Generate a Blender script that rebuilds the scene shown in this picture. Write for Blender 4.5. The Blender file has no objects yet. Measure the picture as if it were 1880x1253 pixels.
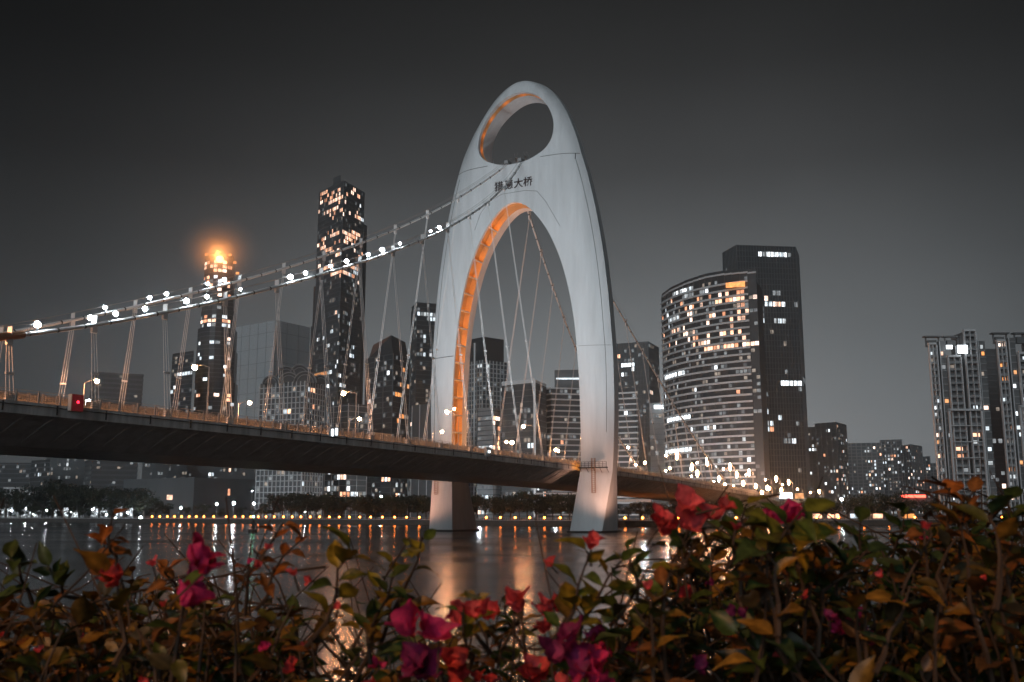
import bpy, math, random
import numpy as np
from mathutils import Vector, Matrix
random.seed(7)
scene = bpy.context.scene
COL = scene.collection
R = math.radians
# ------------------------------------------------------------------ camera
F = 1828.0; TH = R(9.79); CT, ST = math.cos(TH), math.sin(TH); H = 5.5
cam = bpy.data.cameras.new('camera'); cam.sensor_width = 36.0; cam.lens = F / 1880 * 36
cam.clip_start = 0.05; cam.clip_end = 12000
cam.dof.use_dof = True; cam.dof.focus_distance = 260; cam.dof.aperture_fstop = 12.0
camo = bpy.data.objects.new('camera', cam); COL.objects.link(camo)
camo.location = (0, 0, H); camo.rotation_euler = (R(90) + TH, 0, 0); scene.camera = camo
# ------------------------------------------------------------------ world: city glow on low cloud, fading upwards
w = bpy.data.worlds.new('World'); scene.world = w; w.use_nodes = True
nt = w.node_tree; nt.nodes.clear()
def N(t, ty, **k):
    n = t.nodes.new(ty)
    for a, b in k.items():
        if a == 'inp':
            for i, v in b.items(): n.inputs[i].default_value = v
        else: setattr(n, a, b)
    return n
out = N(nt, 'ShaderNodeOutputWorld'); bg = N(nt, 'ShaderNodeBackground')
tc = N(nt, 'ShaderNodeTexCoord'); sep = N(nt, 'ShaderNodeSeparateXYZ')
nt.links.new(tc.outputs['Generated'], sep.inputs[0])
rmp = N(nt, 'ShaderNodeValToRGB')
cr = rmp.color_ramp
stops = [(0.0, (.285, .300, .310)), (.07, (.285, .300, .310)), (.15, (.215, .227, .234)), (.24, (.128, .134, .138)),
         (.33, (.060, .061, .062)), (.42, (.029, .029, .029)), (.50, (.0145, .0142, .014)), (1.0, (.005, .005, .005))]
while len(cr.elements) < len(stops): cr.elements.new(.5)
for e, (p, c) in zip(cr.elements, stops): e.position = p; e.color = (*c, 1)
nt.links.new(sep.outputs[2], rmp.inputs[0])
# brighter over the city centre, darker to both sides
ax = N(nt, 'ShaderNodeMath', operation='SUBTRACT', inp={1: .10}); nt.links.new(sep.outputs[0], ax.inputs[0])
ab = N(nt, 'ShaderNodeMath', operation='ABSOLUTE'); nt.links.new(ax.outputs[0], ab.inputs[0])
mr = N(nt, 'ShaderNodeMapRange', interpolation_type='SMOOTHSTEP', inp={1: .05, 2: .58, 3: 1.0, 4: .22}); nt.links.new(ab.outputs[0], mr.inputs[0])
no = N(nt, 'ShaderNodeTexNoise', inp={'Scale': 2.6, 'Detail': 5}); nt.links.new(tc.outputs['Generated'], no.inputs[0])
nr = N(nt, 'ShaderNodeMapRange', inp={1: .3, 2: .7, 3: .86, 4: 1.12}); nt.links.new(no.outputs[0], nr.inputs[0])
mm = N(nt, 'ShaderNodeMath', operation='MULTIPLY'); nt.links.new(mr.outputs[0], mm.inputs[0]); nt.links.new(nr.outputs[0], mm.inputs[1])
nt.links.new(rmp.outputs[0], bg.inputs[0]); nt.links.new(mm.outputs[0], bg.inputs[1]); nt.links.new(bg.outputs[0], out.inputs[0])
# weak broad fill sun added for facades and pylon, standing in for city glow
sl = bpy.data.lights.new('fill_sun', 'SUN'); sl.energy = .78; sl.angle = R(40); sl.color = (.86, .95, 1.0)
so = bpy.data.objects.new('fill_sun', sl); COL.objects.link(so); so.rotation_euler = (R(66), 0, R(-22))
scene.view_settings.view_transform = 'Standard'; scene.view_settings.look = 'None'
scene.view_settings.exposure = 0; scene.view_settings.gamma = 1
cy = scene.cycles
cy.use_denoising = True; cy.max_bounces = 5; cy.diffuse_bounces = 2; cy.glossy_bounces = 3; cy.transmission_bounces = 3
cy.transparent_max_bounces = 6; cy.sample_clamp_indirect = 4; cy.sample_clamp_direct = 0; cy.use_light_tree = True
cy.volume_bounces = 0; cy.caustics_reflective = False; cy.caustics_refractive = False
# ------------------------------------------------------------------ coordinate helpers
def ray(px, py):
    u = (px - 940) / F; v = (626.5 - py) / F
    return Vector((u, CT - v * ST, ST + v * CT))
HAZE = .00020
CAMP = Vector((0, 0, H))
def W(px, py, Y):                       # world point seen at a pixel, at ground distance Y
    r = ray(px, py); return CAMP + r * (Y / r.y)
def proj(p):
    d = Vector(p) - CAMP; z = d.y * CT + d.z * ST; y = -d.y * ST + d.z * CT
    return 940 + F * d.x / z, 626.5 - F * y / z
ANG = R(27); Bv = Vector((math.sin(ANG), math.cos(ANG), 0)); Tv = Vector((math.cos(ANG), -math.sin(ANG), 0))
P0 = Vector((2.68, 297.18, 0)); UP = Vector((0, 0, 1))
def BR(b, t, z): return P0 + Bv * b + Tv * t + UP * z
def interp(x, tab): return float(np.interp(x, [a for a, _ in tab], [b for _, b in tab]))
# ------------------------------------------------------------------ materials
def mat(name, col, rough=.6, metal=0, noise=.0, nscale=1.0, spec=.5, streak=0, bump=0, coords='Object'):
    m = bpy.data.materials.new(name); m.use_nodes = True; t = m.node_tree; b = t.nodes['Principled BSDF']
    b.inputs['Base Color'].default_value = (*col, 1); b.inputs['Roughness'].default_value = rough
    b.inputs['Metallic'].default_value = metal; b.inputs['Specular IOR Level'].default_value = spec
    if noise or streak:
        tc = N(t, 'ShaderNodeTexCoord'); mp = N(t, 'ShaderNodeMapping')
        t.links.new(tc.outputs[coords], mp.inputs[0])
        if streak: mp.inputs['Scale'].default_value = (1, 1, .12)
        nn = N(t, 'ShaderNodeTexNoise', inp={'Scale': nscale, 'Detail': 6, 'Roughness': .62}); t.links.new(mp.outputs[0], nn.inputs[0])
        r = N(t, 'ShaderNodeMapRange', inp={1: .3, 2: .72, 3: 1 - (noise or streak), 4: 1 + (noise or streak) * .5}); t.links.new(nn.outputs[0], r.inputs[0])
        mx = N(t, 'ShaderNodeVectorMath', operation='SCALE', inp={0: col}); t.links.new(r.outputs[0], mx.inputs['Scale'])
        t.links.new(mx.outputs[0], b.inputs['Base Color'])
        if bump:
            bp = N(t, 'ShaderNodeBump', inp={'Strength': bump}); t.links.new(nn.outputs[0], bp.inputs['Height']); t.links.new(bp.outputs[0], b.inputs['Normal'])
    return m
def emis(name, col, s, sample=True, vary=0, scale=.5):
    m = bpy.data.materials.new(name); m.use_nodes = True; t = m.node_tree; b = t.nodes['Principled BSDF']
    b.inputs['Base Color'].default_value = (.05, .05, .05, 1)
    b.inputs['Emission Color'].default_value = (*col, 1); b.inputs['Emission Strength'].default_value = s
    if vary:
        g = N(t, 'ShaderNodeNewGeometry'); nn = N(t, 'ShaderNodeTexNoise', inp={'Scale': scale, 'Detail': 3}); t.links.new(g.outputs['Position'], nn.inputs[0])
        r = N(t, 'ShaderNodeMapRange', inp={1: .32, 2: .68, 3: s * (1 - vary), 4: s * (1 + vary)}); t.links.new(nn.outputs[0], r.inputs[0])
        t.links.new(r.outputs[0], b.inputs['Emission Strength'])
    m.cycles.emission_sampling = 'AUTO' if sample else 'NONE'
    return m
M = {}
M['pylon'] = mat('pylon_paint', (.62, .645, .665), .55, noise=0, nscale=.35, streak=.16)
M['pylon_in'] = mat('pylon_coffer', (.60, .37, .17), .6, noise=.1, nscale=.5)  # recess colour pushed to orange, lamp glow put into the paint
M['seam'] = mat('seam_dark', (.05, .05, .05), .8)
M['letter'] = mat('letter_dark_red', (.035, .018, .018), .5)
M['deck'] = mat('deck_concrete', (.62, .62, .62), .75, streak=.4, nscale=.7)
M['deckdark'] = mat('deck_steel_dark', (.62, .62, .625), .5, streak=.3, nscale=.5)
M['asphalt'] = mat('asphalt', (.055, .055, .055), .8, noise=.2)
M['rail'] = mat('rail_paint', (.42, .40, .38), .4)
M['cable'] = mat('cable_white', (.68, .70, .71), .4)
M['strand'] = mat('strand_white', (.72, .72, .72), .35)
M['rust'] = mat('clamp_bronze', (.32, .15, .07), .5, metal=.3)
M['steel'] = mat('steel_grey', (.35, .36, .37), .4, metal=.4)
M['dark'] = mat('dark_paint', (.03, .03, .032), .5)
M['bulb_o'] = emis('sodium_bulb', (1, .42, .18), 720)
M['bulb_oc'] = emis('sodium_bulb_far', (1, .44, .19), 110)
M['bulb_w'] = emis('white_bulb', (.86, .95, 1.0), 105)
M['bulb_wp'] = emis('quay_white_bulb', (.86, .95, 1.0), 200)
M['bulb_p'] = emis('quay_bulb', (1, .22, .028), 42)
M['bulb_g'] = emis('garden_bulb', (.86, .95, 1.0), 330)
M['edge'] = emis('glow_strip', (1, .38, .13), 11)
M['bulb_pl'] = emis('fill_bulb', (.86, .95, 1.0), 900)
M['bulb_f'] = emis('flood_bulb', (1, .45, .20), 230)
M['tube'] = emis('white_tube', (.85, .95, 1), 5, False)
M['red'] = emis('red_lamp', (1, .01, .03), 10)
M['redface'] = emis('red_panel', (.45, .003, .012), .13)
M['green'] = emis('green_lamp', (.3, 1, .6), 30)
WM = {'w': [emis('window_warm_%d' % i, c, s, False, .45, .35) for i, (c, s) in enumerate([((1, .50, .30), 2.6), ((1, .60, .42), 1.9), ((1, .42, .22), 1.4), ((1, .7, .55), 3.0)])],
      'c': [emis('window_cool_%d' % i, c, s, False, .45, .35) for i, (c, s) in enumerate([((.82, .93, 1), 1.3), ((.85, .92, .95), .8), ((.9, .96, 1), 2.2), ((.8, .86, .9), .35)])],
      'o': [emis('window_orange_%d' % i, c, s, False, .45, .35) for i, (c, s) in enumerate([((1, .36, .10), 1.5), ((1, .45, .18), 1.1)])],
      'C': [emis('window_white', (.88, .96, 1), 3.2, False, .3, .3)],
      'd': [emis('window_dim_%d' % i, c, s, False, .5, .35) for i, (c, s) in enumerate([((.75, .82, .85), .30), ((.9, .75, .62), .34), ((.7, .75, .8), .18)])]}
# ------------------------------------------------------------------ mesh helpers
class MB:
    def __init__(s): s.v = []; s.f = []
    def add(s, vs, fs):
        o = len(s.v); s.v += [tuple(v) for v in vs]; s.f += [tuple(i + o for i in f) for f in fs]; return s
    def obox(s, c, x, y, z):            # centre and three half-axis vectors
        c, x, y, z = map(Vector, (c, x, y, z))
        vs = [c + x * i + y * j + z * k for k in (-1, 1) for j in (-1, 1) for i in (-1, 1)]
        return s.add(vs, [(0, 2, 3, 1), (4, 5, 7, 6), (0, 1, 5, 4), (2, 6, 7, 3), (0, 4, 6, 2), (1, 3, 7, 5)])
    def box(s, c, dx, dy, dz): return s.obox(c, (dx / 2, 0, 0), (0, dy / 2, 0), (0, 0, dz / 2))
    def tube(s, pts, r, n=6, cap=True):
        pts = [Vector(p) for p in pts]; rs = r if isinstance(r, (list, tuple)) else [r] * len(pts); vs = []
        for i, p in enumerate(pts):
            d = (pts[min(i + 1, len(pts) - 1)] - pts[max(i - 1, 0)])
            if d.length < 1e-9: d = Vector((0, 0, 1))
            d.normalize(); a = d.cross(Vector((0, 0, 1)) if abs(d.z) < .95 else Vector((1, 0, 0))).normalized(); b = d.cross(a)
            vs += [p + (a * math.cos(2 * math.pi * k / n) + b * math.sin(2 * math.pi * k / n)) * rs[i] for k in range(n)]
        fs = [(i * n + k, i * n + (k + 1) % n, (i + 1) * n + (k + 1) % n, (i + 1) * n + k) for i in range(len(pts) - 1) for k in range(n)]
        if cap: fs += [tuple(range(n)), tuple(range((len(pts) - 1) * n + n - 1, (len(pts) - 1) * n - 1, -1))]
        return s.add(vs, fs)
    def ball(s, c, r, nu=8, nv=6, sz=1):
        c = Vector(c); vs = [c + Vector((0, 0, r * sz))]
        for j in range(1, nv):
            a = math.pi * j / nv
            vs += [c + Vector((math.sin(a) * math.cos(2 * math.pi * i / nu), math.sin(a) * math.sin(2 * math.pi * i / nu), math.cos(a) * sz)) * r for i in range(nu)]
        vs.append(c - Vector((0, 0, r * sz))); L = len(vs) - 1
        fs = [(0, 1 + i, 1 + (i + 1) % nu) for i in range(nu)]
        for j in range(nv - 2):
            fs += [(1 + j * nu + i, 1 + (j + 1) * nu + i, 1 + (j + 1) * nu + (i + 1) % nu, 1 + j * nu + (i + 1) % nu) for i in range(nu)]
        fs += [(L, 1 + (nv - 2) * nu + (i + 1) % nu, 1 + (nv - 2) * nu + i) for i in range(nu)]
        return s.add(vs, fs)
    def prism(s, foot, z0, z1, cap=True):
        n = len(foot); vs = [(p[0], p[1], z0) for p in foot] + [(p[0], p[1], z1) for p in foot]
        fs = [(i, (i + 1) % n, n + (i + 1) % n, n + i) for i in range(n)]
        if cap: fs += [tuple(range(n, 2 * n)), tuple(range(n - 1, -1, -1))]
        return s.add(vs, fs)
    def build(s, name, m=None, parent=None, smooth=False, origin=None):
        me = bpy.data.meshes.new(name)
        vs = s.v
        if origin is not None: o = Vector(origin); vs = [tuple(Vector(v) - o) for v in vs]
        me.from_pydata(vs, [], s.f); me.update()
        if m is not None: me.materials.append(m)
        if smooth: me.polygons.foreach_set('use_smooth', [True] * len(me.polygons))
        ob = bpy.data.objects.new(name, me); COL.objects.link(ob)
        if origin is not None: ob.location = origin
        if parent is not None: ob.parent = parent; ob.matrix_parent_inverse = Matrix.Translation(-Vector(parent.location)) if parent.type == 'EMPTY' and origin is None else Matrix.Identity(4)
        return ob
def empty(name, loc=(0, 0, 0)):
    o = bpy.data.objects.new(name, None); o.location = loc; COL.objects.link(o); return o
def tag(o, label=None, cat=None, group=None, kind=None):
    if label: o['label'] = label
    if cat: o['category'] = cat
    if group: o['group'] = group
    if kind: o['kind'] = kind
    return o
def copy_tree(o, parent=None):
    c = o.copy(); COL.objects.link(c)
    if parent is not None: c.parent = parent
    for ch in list(o.children): copy_tree(ch, c)
    return c
def many(mbs, name, m, parent, key=None, cap=100, rest='more_'):
    mbs = sorted(mbs, key=lambda q: (Vector(q.v[0]) - CAMP).length)
    for q in mbs[:cap]: q.build(name, m, parent)
    if len(mbs) > cap:
        r = MB()
        for q in mbs[cap:]: r.add(q.v, q.f)
        r.build(rest + name, m, parent)['kind'] = 'stuff'
ORD = ['first', 'second', 'third', 'fourth', 'fifth', 'sixth', 'seventh', 'eighth', 'ninth', 'tenth', 'eleventh', 'twelfth', 'thirteenth',
       'fourteenth', 'fifteenth', 'sixteenth', 'seventeenth', 'eighteenth', 'nineteenth']
def od(i):
    if i < 19: return ORD[i]
    T_ = ['', '', 'twenty', 'thirty', 'forty', 'fifty', 'sixty', 'seventy', 'eighty', 'ninety'][(i + 1) // 10]; u = (i + 1) % 10
    return (T_ + '-' + ORD[u - 1]) if u else T_[:-1] + 'ieth'
# ------------------------------------------------------------------ water, ground, quay
m = bpy.data.materials.new('river_water'); m.use_nodes = True; t = m.node_tree; b = t.nodes['Principled BSDF']
b.inputs['Base Color'].default_value = (.022, .025, .028, 1); b.inputs['Roughness'].default_value = .2; b.inputs['IOR'].default_value = 1.33
g = N(t, 'ShaderNodeNewGeometry'); mp = N(t, 'ShaderNodeMapping'); mp.inputs['Scale'].default_value = (.5, 1.6, 1); t.links.new(g.outputs['Position'], mp.inputs[0])
n1 = N(t, 'ShaderNodeTexNoise', inp={'Scale': 1.4, 'Detail': 3}); t.links.new(mp.outputs[0], n1.inputs[0])
mp2 = N(t, 'ShaderNodeMapping'); mp2.inputs['Scale'].default_value = (.010, .035, 1); t.links.new(g.outputs['Position'], mp2.inputs[0])
n2 = N(t, 'ShaderNodeTexNoise', inp={'Scale': 1.0, 'Detail': 3, 'Roughness': .5}); t.links.new(mp2.outputs[0], n2.inputs[0])
rr = N(t, 'ShaderNodeMapRange', inp={1: .38, 2: .66, 3: .14, 4: .27}); t.links.new(n2.outputs[0], rr.inputs[0]); t.links.new(rr.outputs[0], b.inputs['Roughness'])
bp = N(t, 'ShaderNodeBump', inp={'Strength': .22, 'Distance': .12}); t.links.new(n1.outputs[0], bp.inputs['Height']); t.links.new(bp.outputs[0], b.inputs['Normal'])
M['water'] = m
wt = MB().add([(-1980, -30, 0), (1980, -30, 0), (1980, 1980, 0), (-1980, 1980, 0)], [(0, 1, 2, 3)]).build('water', m); tag(wt, kind='structure')
def XY(px, Y): p = W(px, 942, Y); return Vector((p.x, p.y, 0))
SH = [XY(-900, 760), XY(-200, 640), XY(0, 610), XY(280, 556), XY(700, 478), XY(1148, 398), XY(1290, 405), XY(1500, 440), XY(1900, 490), XY(3000, 700)]
M['ground'] = mat('city_ground', (.05, .05, .05), .9, noise=.3, nscale=.1)
g_ = MB(); nsh = len(SH)
g_.add([(p.x, p.y, 2.2) for p in SH] + [(p.x * 2.2, 1980, 2.2) for p in SH], [(i, i + 1, nsh + i + 1, nsh + i) for i in range(nsh - 1)])
tag(g_.build('ground', M['ground']), kind='structure')
M['quay'] = mat('quay_stone', (.10, .09, .08), .8, noise=.4, nscale=.6)
qe = empty('quay_wall', SH[4]); tag(qe, 'long dark stone quay wall along the far bank under the trees', 'quay wall')
q = MB(); cp = MB()
for a, b_ in zip(SH[:-1], SH[1:]):
    d = (b_ - a); d.normalize(); nrm = Vector((d.y, -d.x, 0)); mid = (a + b_) / 2; L = (b_ - a).length / 2
    q.obox(mid + nrm * .2 + UP * 1.0, d * L, nrm * .25, UP * 1.3); cp.obox(mid + nrm * .1 + UP * 2.4, d * (L + .3), nrm * .55, UP * .1)
q.build('wall_face', M['quay'], qe); cp.build('coping', M['deck'], qe)
def along_shore(px):
    r = ray(px, 942)
    for a, b_ in zip(SH[:-1], SH[1:]):
        pa, pb = proj(a + UP * H)[0], proj(b_ + UP * H)[0]
        if pa <= px <= pb:
            # intersect horizontally
            d = b_ - a; k = (a.x * r.y - a.y * r.x) / (d.y * r.x - d.x * r.y); return a + d * k, d.normalized()
rl = MB(); prev = None
for px in np.arange(-60, 1900, 4.0):
    p, d = along_shore(px); p = p + UP * 2.5
    rl.obox(p + UP * .5, d * .05, Vector((d.y, -d.x, 0)) * .05, UP * .5)
    if prev is not None:
        for hh in (.5, 1.0): rl.tube([prev + UP * hh, p + UP * hh], .035, 4, False)
    prev = p
rlo = rl.build('quay_railing', M['rail']); tag(rlo, 'thin metal railing along the top of the far quay wall', 'railing')
# near bank under the shrubs
nb = MB(); nb.box((0, -3.5, 1.9), 60, 12.6, 3.9); tag(nb.build('promenade', M['quay']), kind='structure')
# ------------------------------------------------------------------ deck
def zd(b): return 19.45 - 4.6e-5 * (b + 125) ** 2 if b < 330 else max(2.6, 19.45 - 4.6e-5 * 455 ** 2 - (b - 330) * .03)
de = empty('bridge_deck', BR(0, 0, 12)); tag(de, 'long dark curved bridge deck running through the white arched pylon', 'bridge deck')
sec_f = [(18.8, .12), (18.9, .12), (18.9, -1.35), (18.3, -1.5), (18.3, -1.9)]
bs = list(np.arange(-250, 331, 10.0)) + list(np.arange(350, 620, 30.0))
def loft(sec, closed=False, b_list=bs):
    mb = MB(); n = len(sec); vs = []
    for b in b_list: vs += [BR(b, t_, zd(b) + z_) for t_, z_ in sec]
    fs = [(i * n + k, i * n + (k + 1) % n, (i + 1) * n + (k + 1) % n, (i + 1) * n + k) for i in range(len(b_list) - 1) for k in range(n if closed else n - 1)]
    return mb.add(vs, fs)
for sgn in (1, -1):
    loft([(sgn * 18.25, .3), (sgn * 18.9, .3), (sgn * 18.9, -1.3), (sgn * 18.25, -1.55)], True).build('fascia_beam', M['deck'], de)
    loft([(sgn * 18.25, -1.45), (sgn * 16.6, -1.9), (sgn * 10.8, -4.9)]).build('side_web', M['deckdark'], de)
loft([(-18.2, 0), (18.2, 0)]).build('road_surface', M['asphalt'], de)
loft([(-10.8, -4.9), (10.8, -4.9)]).build('soffit', M['deckdark'], de)
rb = []
for b in np.arange(-246, 300, 4.4):
    for sgn in (1, -1):
        p = [BR(b, sgn * 18.2, zd(b) - 1.5), BR(b, sgn * 16.6, zd(b) - 2.12), BR(b, sgn * 11.2, zd(b) - 4.86), BR(b, sgn * 16.6, zd(b) - 1.8)]
        vs = [x - Bv * .14 for x in p] + [x + Bv * .14 for x in p]
        rb.append(MB().add(vs, [(0, 1, 2, 3), (7, 6, 5, 4), (0, 4, 5, 1), (1, 5, 6, 2)]))
many(rb, 'bracket_rib', M['deckdark'], de)
pp = []
for b in np.arange(-248, 330, 8.0): pp.append(MB().obox(BR(b, 18.94, zd(b) - .45), Bv * .1, Tv * .05, UP * .62))
many(pp, 'drain_pipe', M['dark'], de)
ld = MB()
for b0 in np.arange(-248, 330, 8.0): ld.tube([BR(b0, 19.0, zd(b0) - .15), BR(b0 + 8, 19.0, zd(b0 + 8) - .15)], .07, 4, False)
ld.build('edge_conduit', M['dark'], de)
kb = MB()
for t_ in (15.3, -15.3, .0):
    for b0 in bs[:-1]:
        b1 = b0 + 10 if b0 < 330 else b0 + 30
        a, c = BR(b0, t_, zd(b0) + .4), BR(b1, t_, zd(b1) + .4); kb.obox((a + c) / 2, (c - a) / 2, Tv * .22, UP * .4)
kb.build('traffic_barrier', M['rail'], de)
lm = MB()
for t_ in (-11.5, -7.8, -4.1, 4.1, 7.8, 11.5):
    for b0 in np.arange(-240, 330, 10): a, c = BR(b0, t_, zd(b0) + .006), BR(b0 + 4, t_, zd(b0 + 4) + .006); lm.obox((a + c) / 2, (c - a) / 2, Tv * .08, UP * .002)
lm.build('lane_marking', M['rail'], de)
# railings (near, far)
for sgn, side in ((1, 'near'), (-1, 'far')):
    re_ = empty('deck_railing', BR(-60, sgn * 18.6, zd(-60)))
    tag(re_, 'warm lit railing of posts and thin rails along the %s edge of the bridge deck' % side, 'railing')
    ps = []; ra = MB()
    for k, b in enumerate(np.arange(-248, 400, 3.3)):
        z = zd(b) + .3; ps.append(MB().obox(BR(b, sgn * 18.6, z + .68), Bv * .11, Tv * .10, UP * .68))
        ps[-1].obox(BR(b, sgn * 18.6, z + 1.45), Bv * .05, Tv * .05, UP * .12)
    for b in np.arange(-248, 400, 10):
        for hh in (.35, .6, .85, 1.12, 1.5):
            ra.tube([BR(b, sgn * 18.6, zd(b) + .3 + hh), BR(b + 10, sgn * 18.6, zd(b + 10) + .3 + hh)], .045 if hh < 1.3 else .03, 4, False)
    for b in np.arange(-248, 300, .55): ra.obox(BR(b, sgn * 18.55, zd(b) + .3 + .6), Bv * .02, Tv * .02, UP * .5)
    el = MB()
    for b in np.arange(-248, 400, 10): el.tube([BR(b, sgn * 18.05, zd(b) + .16), BR(b + 10, sgn * 18.05, zd(b + 10) + .16)], .06, 4, False)  # hidden strip added behind the fascia lip to make the railing glow
    ip = MB()
    for b in np.arange(-248, 330, 2.2):
        ip.obox(BR(b, sgn * 16.6, zd(b) + .92), Bv * .82, Tv * .05, UP * .62); ip.obox(BR(b + 1.1, sgn * 16.6, zd(b) + .9), Bv * .12, Tv * .12, UP * .9)
    ip.build('glow_backing', M['rail'], re_)  # panel added to catch the strip's glow behind the posts
    el.build('glow_strip', M['edge'], re_)
    many(ps, 'rail_post', M['rail'], re_); ra.build('rail_bar', M['rail'], re_)
# bridge approach piers on the far bank
for k, b in enumerate((168, 230, 300)):
    e = empty('bridge_pier', BR(b, 0, 0)); tag(e, 'grey twin column bridge pier under the deck, %s beyond the pylon' % ORD[k], 'bridge pier', 'approach piers')
    for s in (-1, 1):
        MB().obox(BR(b, s * 6.5, (zd(b) - 4.95) / 2), Bv * 1.3, Tv * 1.6, UP * (zd(b) - 4.95) / 2).build('column', M['deck'], e)
    MB().obox(BR(b, 0, zd(b) - 5.5), Bv * 1.4, Tv * 9, UP * .55).build('cap_beam', M['deckdark'], e)
# ------------------------------------------------------------------ pylon
TO = [(0, 28.0), (17, 29.6), (27, 30.2), (35, 30.45), (43, 30.5), (51, 30.35), (58, 29.9), (65, 29.45), (71, 28.95), (79, 28.1), (87, 26.95), (94, 25.75), (100, 24.5), (106, 23.1),
      (112, 21.4), (118, 19.5), (124, 16.9), (127, 15.3), (130, 13.4), (132, 11.85), (134, 10.2), (135.5, 8.45), (136.7, 6.7), (137.6, 4.8), (138.1, 3.0), (138.3, 1.5), (138.35, 0)]
AR = [(17, 21.0), (26, 21.25), (35, 21.15), (43, 20.95), (51, 20.5), (60, 19.7), (68, 18.45), (74, 17.1), (80, 15.3), (86, 12.8), (90, 10.6), (93, 8.5), (95.5, 6.4), (97.3, 4.4), (98.4, 2.6), (98.85, 1.2), (99, 0)]
HL = [(111.3, 0), (111.45, 2.5), (111.9, 5.0), (112.8, 7.6), (114, 9.9), (115.5, 11.5), (117.5, 12.6), (120, 13.0), (122.5, 12.85), (125, 12.1), (127.5, 10.85), (129.5, 9.4), (131.3, 7.6), (132.7, 5.7), (133.7, 3.7), (134.25, 1.8), (134.4, 0)]
def smooth_tab(tab, n):
    """resample a (z,t) polyline along its length with a Catmull-Rom curve"""
    P = [Vector((a, b, 0)) for a, b in tab]; out = []
    for i in range(len(P) - 1):
        p0 = P[max(i - 1, 0)]; p1 = P[i]; p2 = P[i + 1]; p3 = P[min(i + 2, len(P) - 1)]
        for k in range(n):
            u = k / n; q = .5 * ((2 * p1) + (p2 - p0) * u + (2 * p0 - 5 * p1 + 4 * p2 - p3) * u * u + (3 * p1 - p0 - 3 * p2 + p3) * u ** 3)
            out.append((q.x, max(q.y, 0)))
    out.append(tab[-1]); return out
TOs, ARs, HLs = smooth_tab(TO, 4), smooth_tab(AR, 4), smooth_tab(HL, 5)
def to(z): return interp(z, TOs)
def ti(z):
    if z < 99: return interp(z, ARs)
    if z <= 111.3: return 0.0
    if z < 134.4: return interp(z, HLs)
    return 0.0
def aa(t, z):
    T_ = max(to(z), .01); r = min(abs(t) / T_, 1); k = min(1, T_ / 12)
    return 5.0 - 3.3 * r ** 6 - 1.2 * (1 - k) * (1 - r ** 6)
zs = sorted(set([round(x[0], 3) for x in TOs + ARs + HLs if 17 <= x[0] <= 138.3] + [float(x) for x in range(100, 111)]))
py_e = empty('bridge_pylon', BR(0, 0, 0)); tag(py_e, 'tall white arched bridge pylon with an oval opening at the top', 'pylon')
def PB(b, t_, z): return BR(b, t_ + (2.1 * ((z - 112) / 26) ** 1.4 if z > 112 else 0), z)
body = MB(); NS = 10
for side in (1, -1):
    for face in (-1, 1):
        vs = []
        for z in zs:
            a, c = ti(z), to(z)
            for k in range(NS + 1):
                u = k / NS; tt = a + (c - a) * (1 - (1 - u) ** 1.6); vs.append(PB(face * aa(tt, z), side * tt, z))
        fs = [(i * (NS + 1) + k, i * (NS + 1) + k + 1, (i + 1) * (NS + 1) + k + 1, (i + 1) * (NS + 1) + k) for i in range(len(zs) - 1) for k in range(NS)]
        if side * face > 0: fs = [f[::-1] for f in fs]
        body.add(vs, fs)
    # outer edge
    vs = []
    for z in zs: c = to(z); vs += [PB(-aa(c, z), side * c, z), PB(aa(c, z), side * c, z)]
    body.add(vs, [(2 * i, 2 * i + 1, 2 * i + 3, 2 * i + 2) for i in range(len(zs) - 1)])
body.build('tower_shell', M['pylon'], py_e, smooth=True)
def ring(tab, side, b0, b1, off0, off1, closed=False):
    """strip following an opening's edge between offsets b0..b1, pushed into the body by off"""
    vs = []; n = len(tab)
    for i, (z, t_) in enumerate(tab):
        z0, t0 = tab[max(i - 1, 0)]; z1, t1 = tab[min(i + 1, n - 1)]
        tx, tz = t1 - t0, z1 - z0; L = math.hypot(tx, tz) or 1; nx, nz = tz / L, -tx / L   # outward of opening
        for b, o in ((b0, off0), (b1, off1)):
            bb = b(t_, z) if callable(b) else b
            vs.append(PB(bb, side * (t_ + nx * o), z + nz * o))
    return vs, [(2 * i, 2 * i + 1, 2 * i + 3, 2 * i + 2) for i in range(n - 1)]
inn = MB(); cof = MB()
A_ = lambda t_, z: -aa(t_, z); A2 = lambda t_, z: aa(t_, z)
DEP = 2.0
for side in (1, -1):
    inn.add(*ring(ARs, side, A_, -3.95, 0, 0)); inn.add(*ring(ARs, side, 1.6, A2, 0, 0))
    cof.add(*ring(ARs, side, -3.95, -3.95, 0, DEP)); cof.add(*ring(ARs, side, -3.95, 1.6, DEP, DEP)); cof.add(*ring(ARs, side, 1.6, 1.6, DEP, 0))
    inn.add(*ring(HLs, side, A_, -3.3, 0, 0)); inn.add(*ring(HLs, side, -1.5, A2, 0, 0))
    cof.add(*ring(HLs, side, -3.3, -3.3, 0, 1.1)); cof.add(*ring(HLs, side, -3.3, -1.5, 1.1, 1.1)); cof.add(*ring(HLs, side, -1.5, -1.5, 1.1, 0))
inn.build('opening_rim', M['pylon'], py_e); cof.build('opening_recess', M['pylon_in'], py_e)
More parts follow.
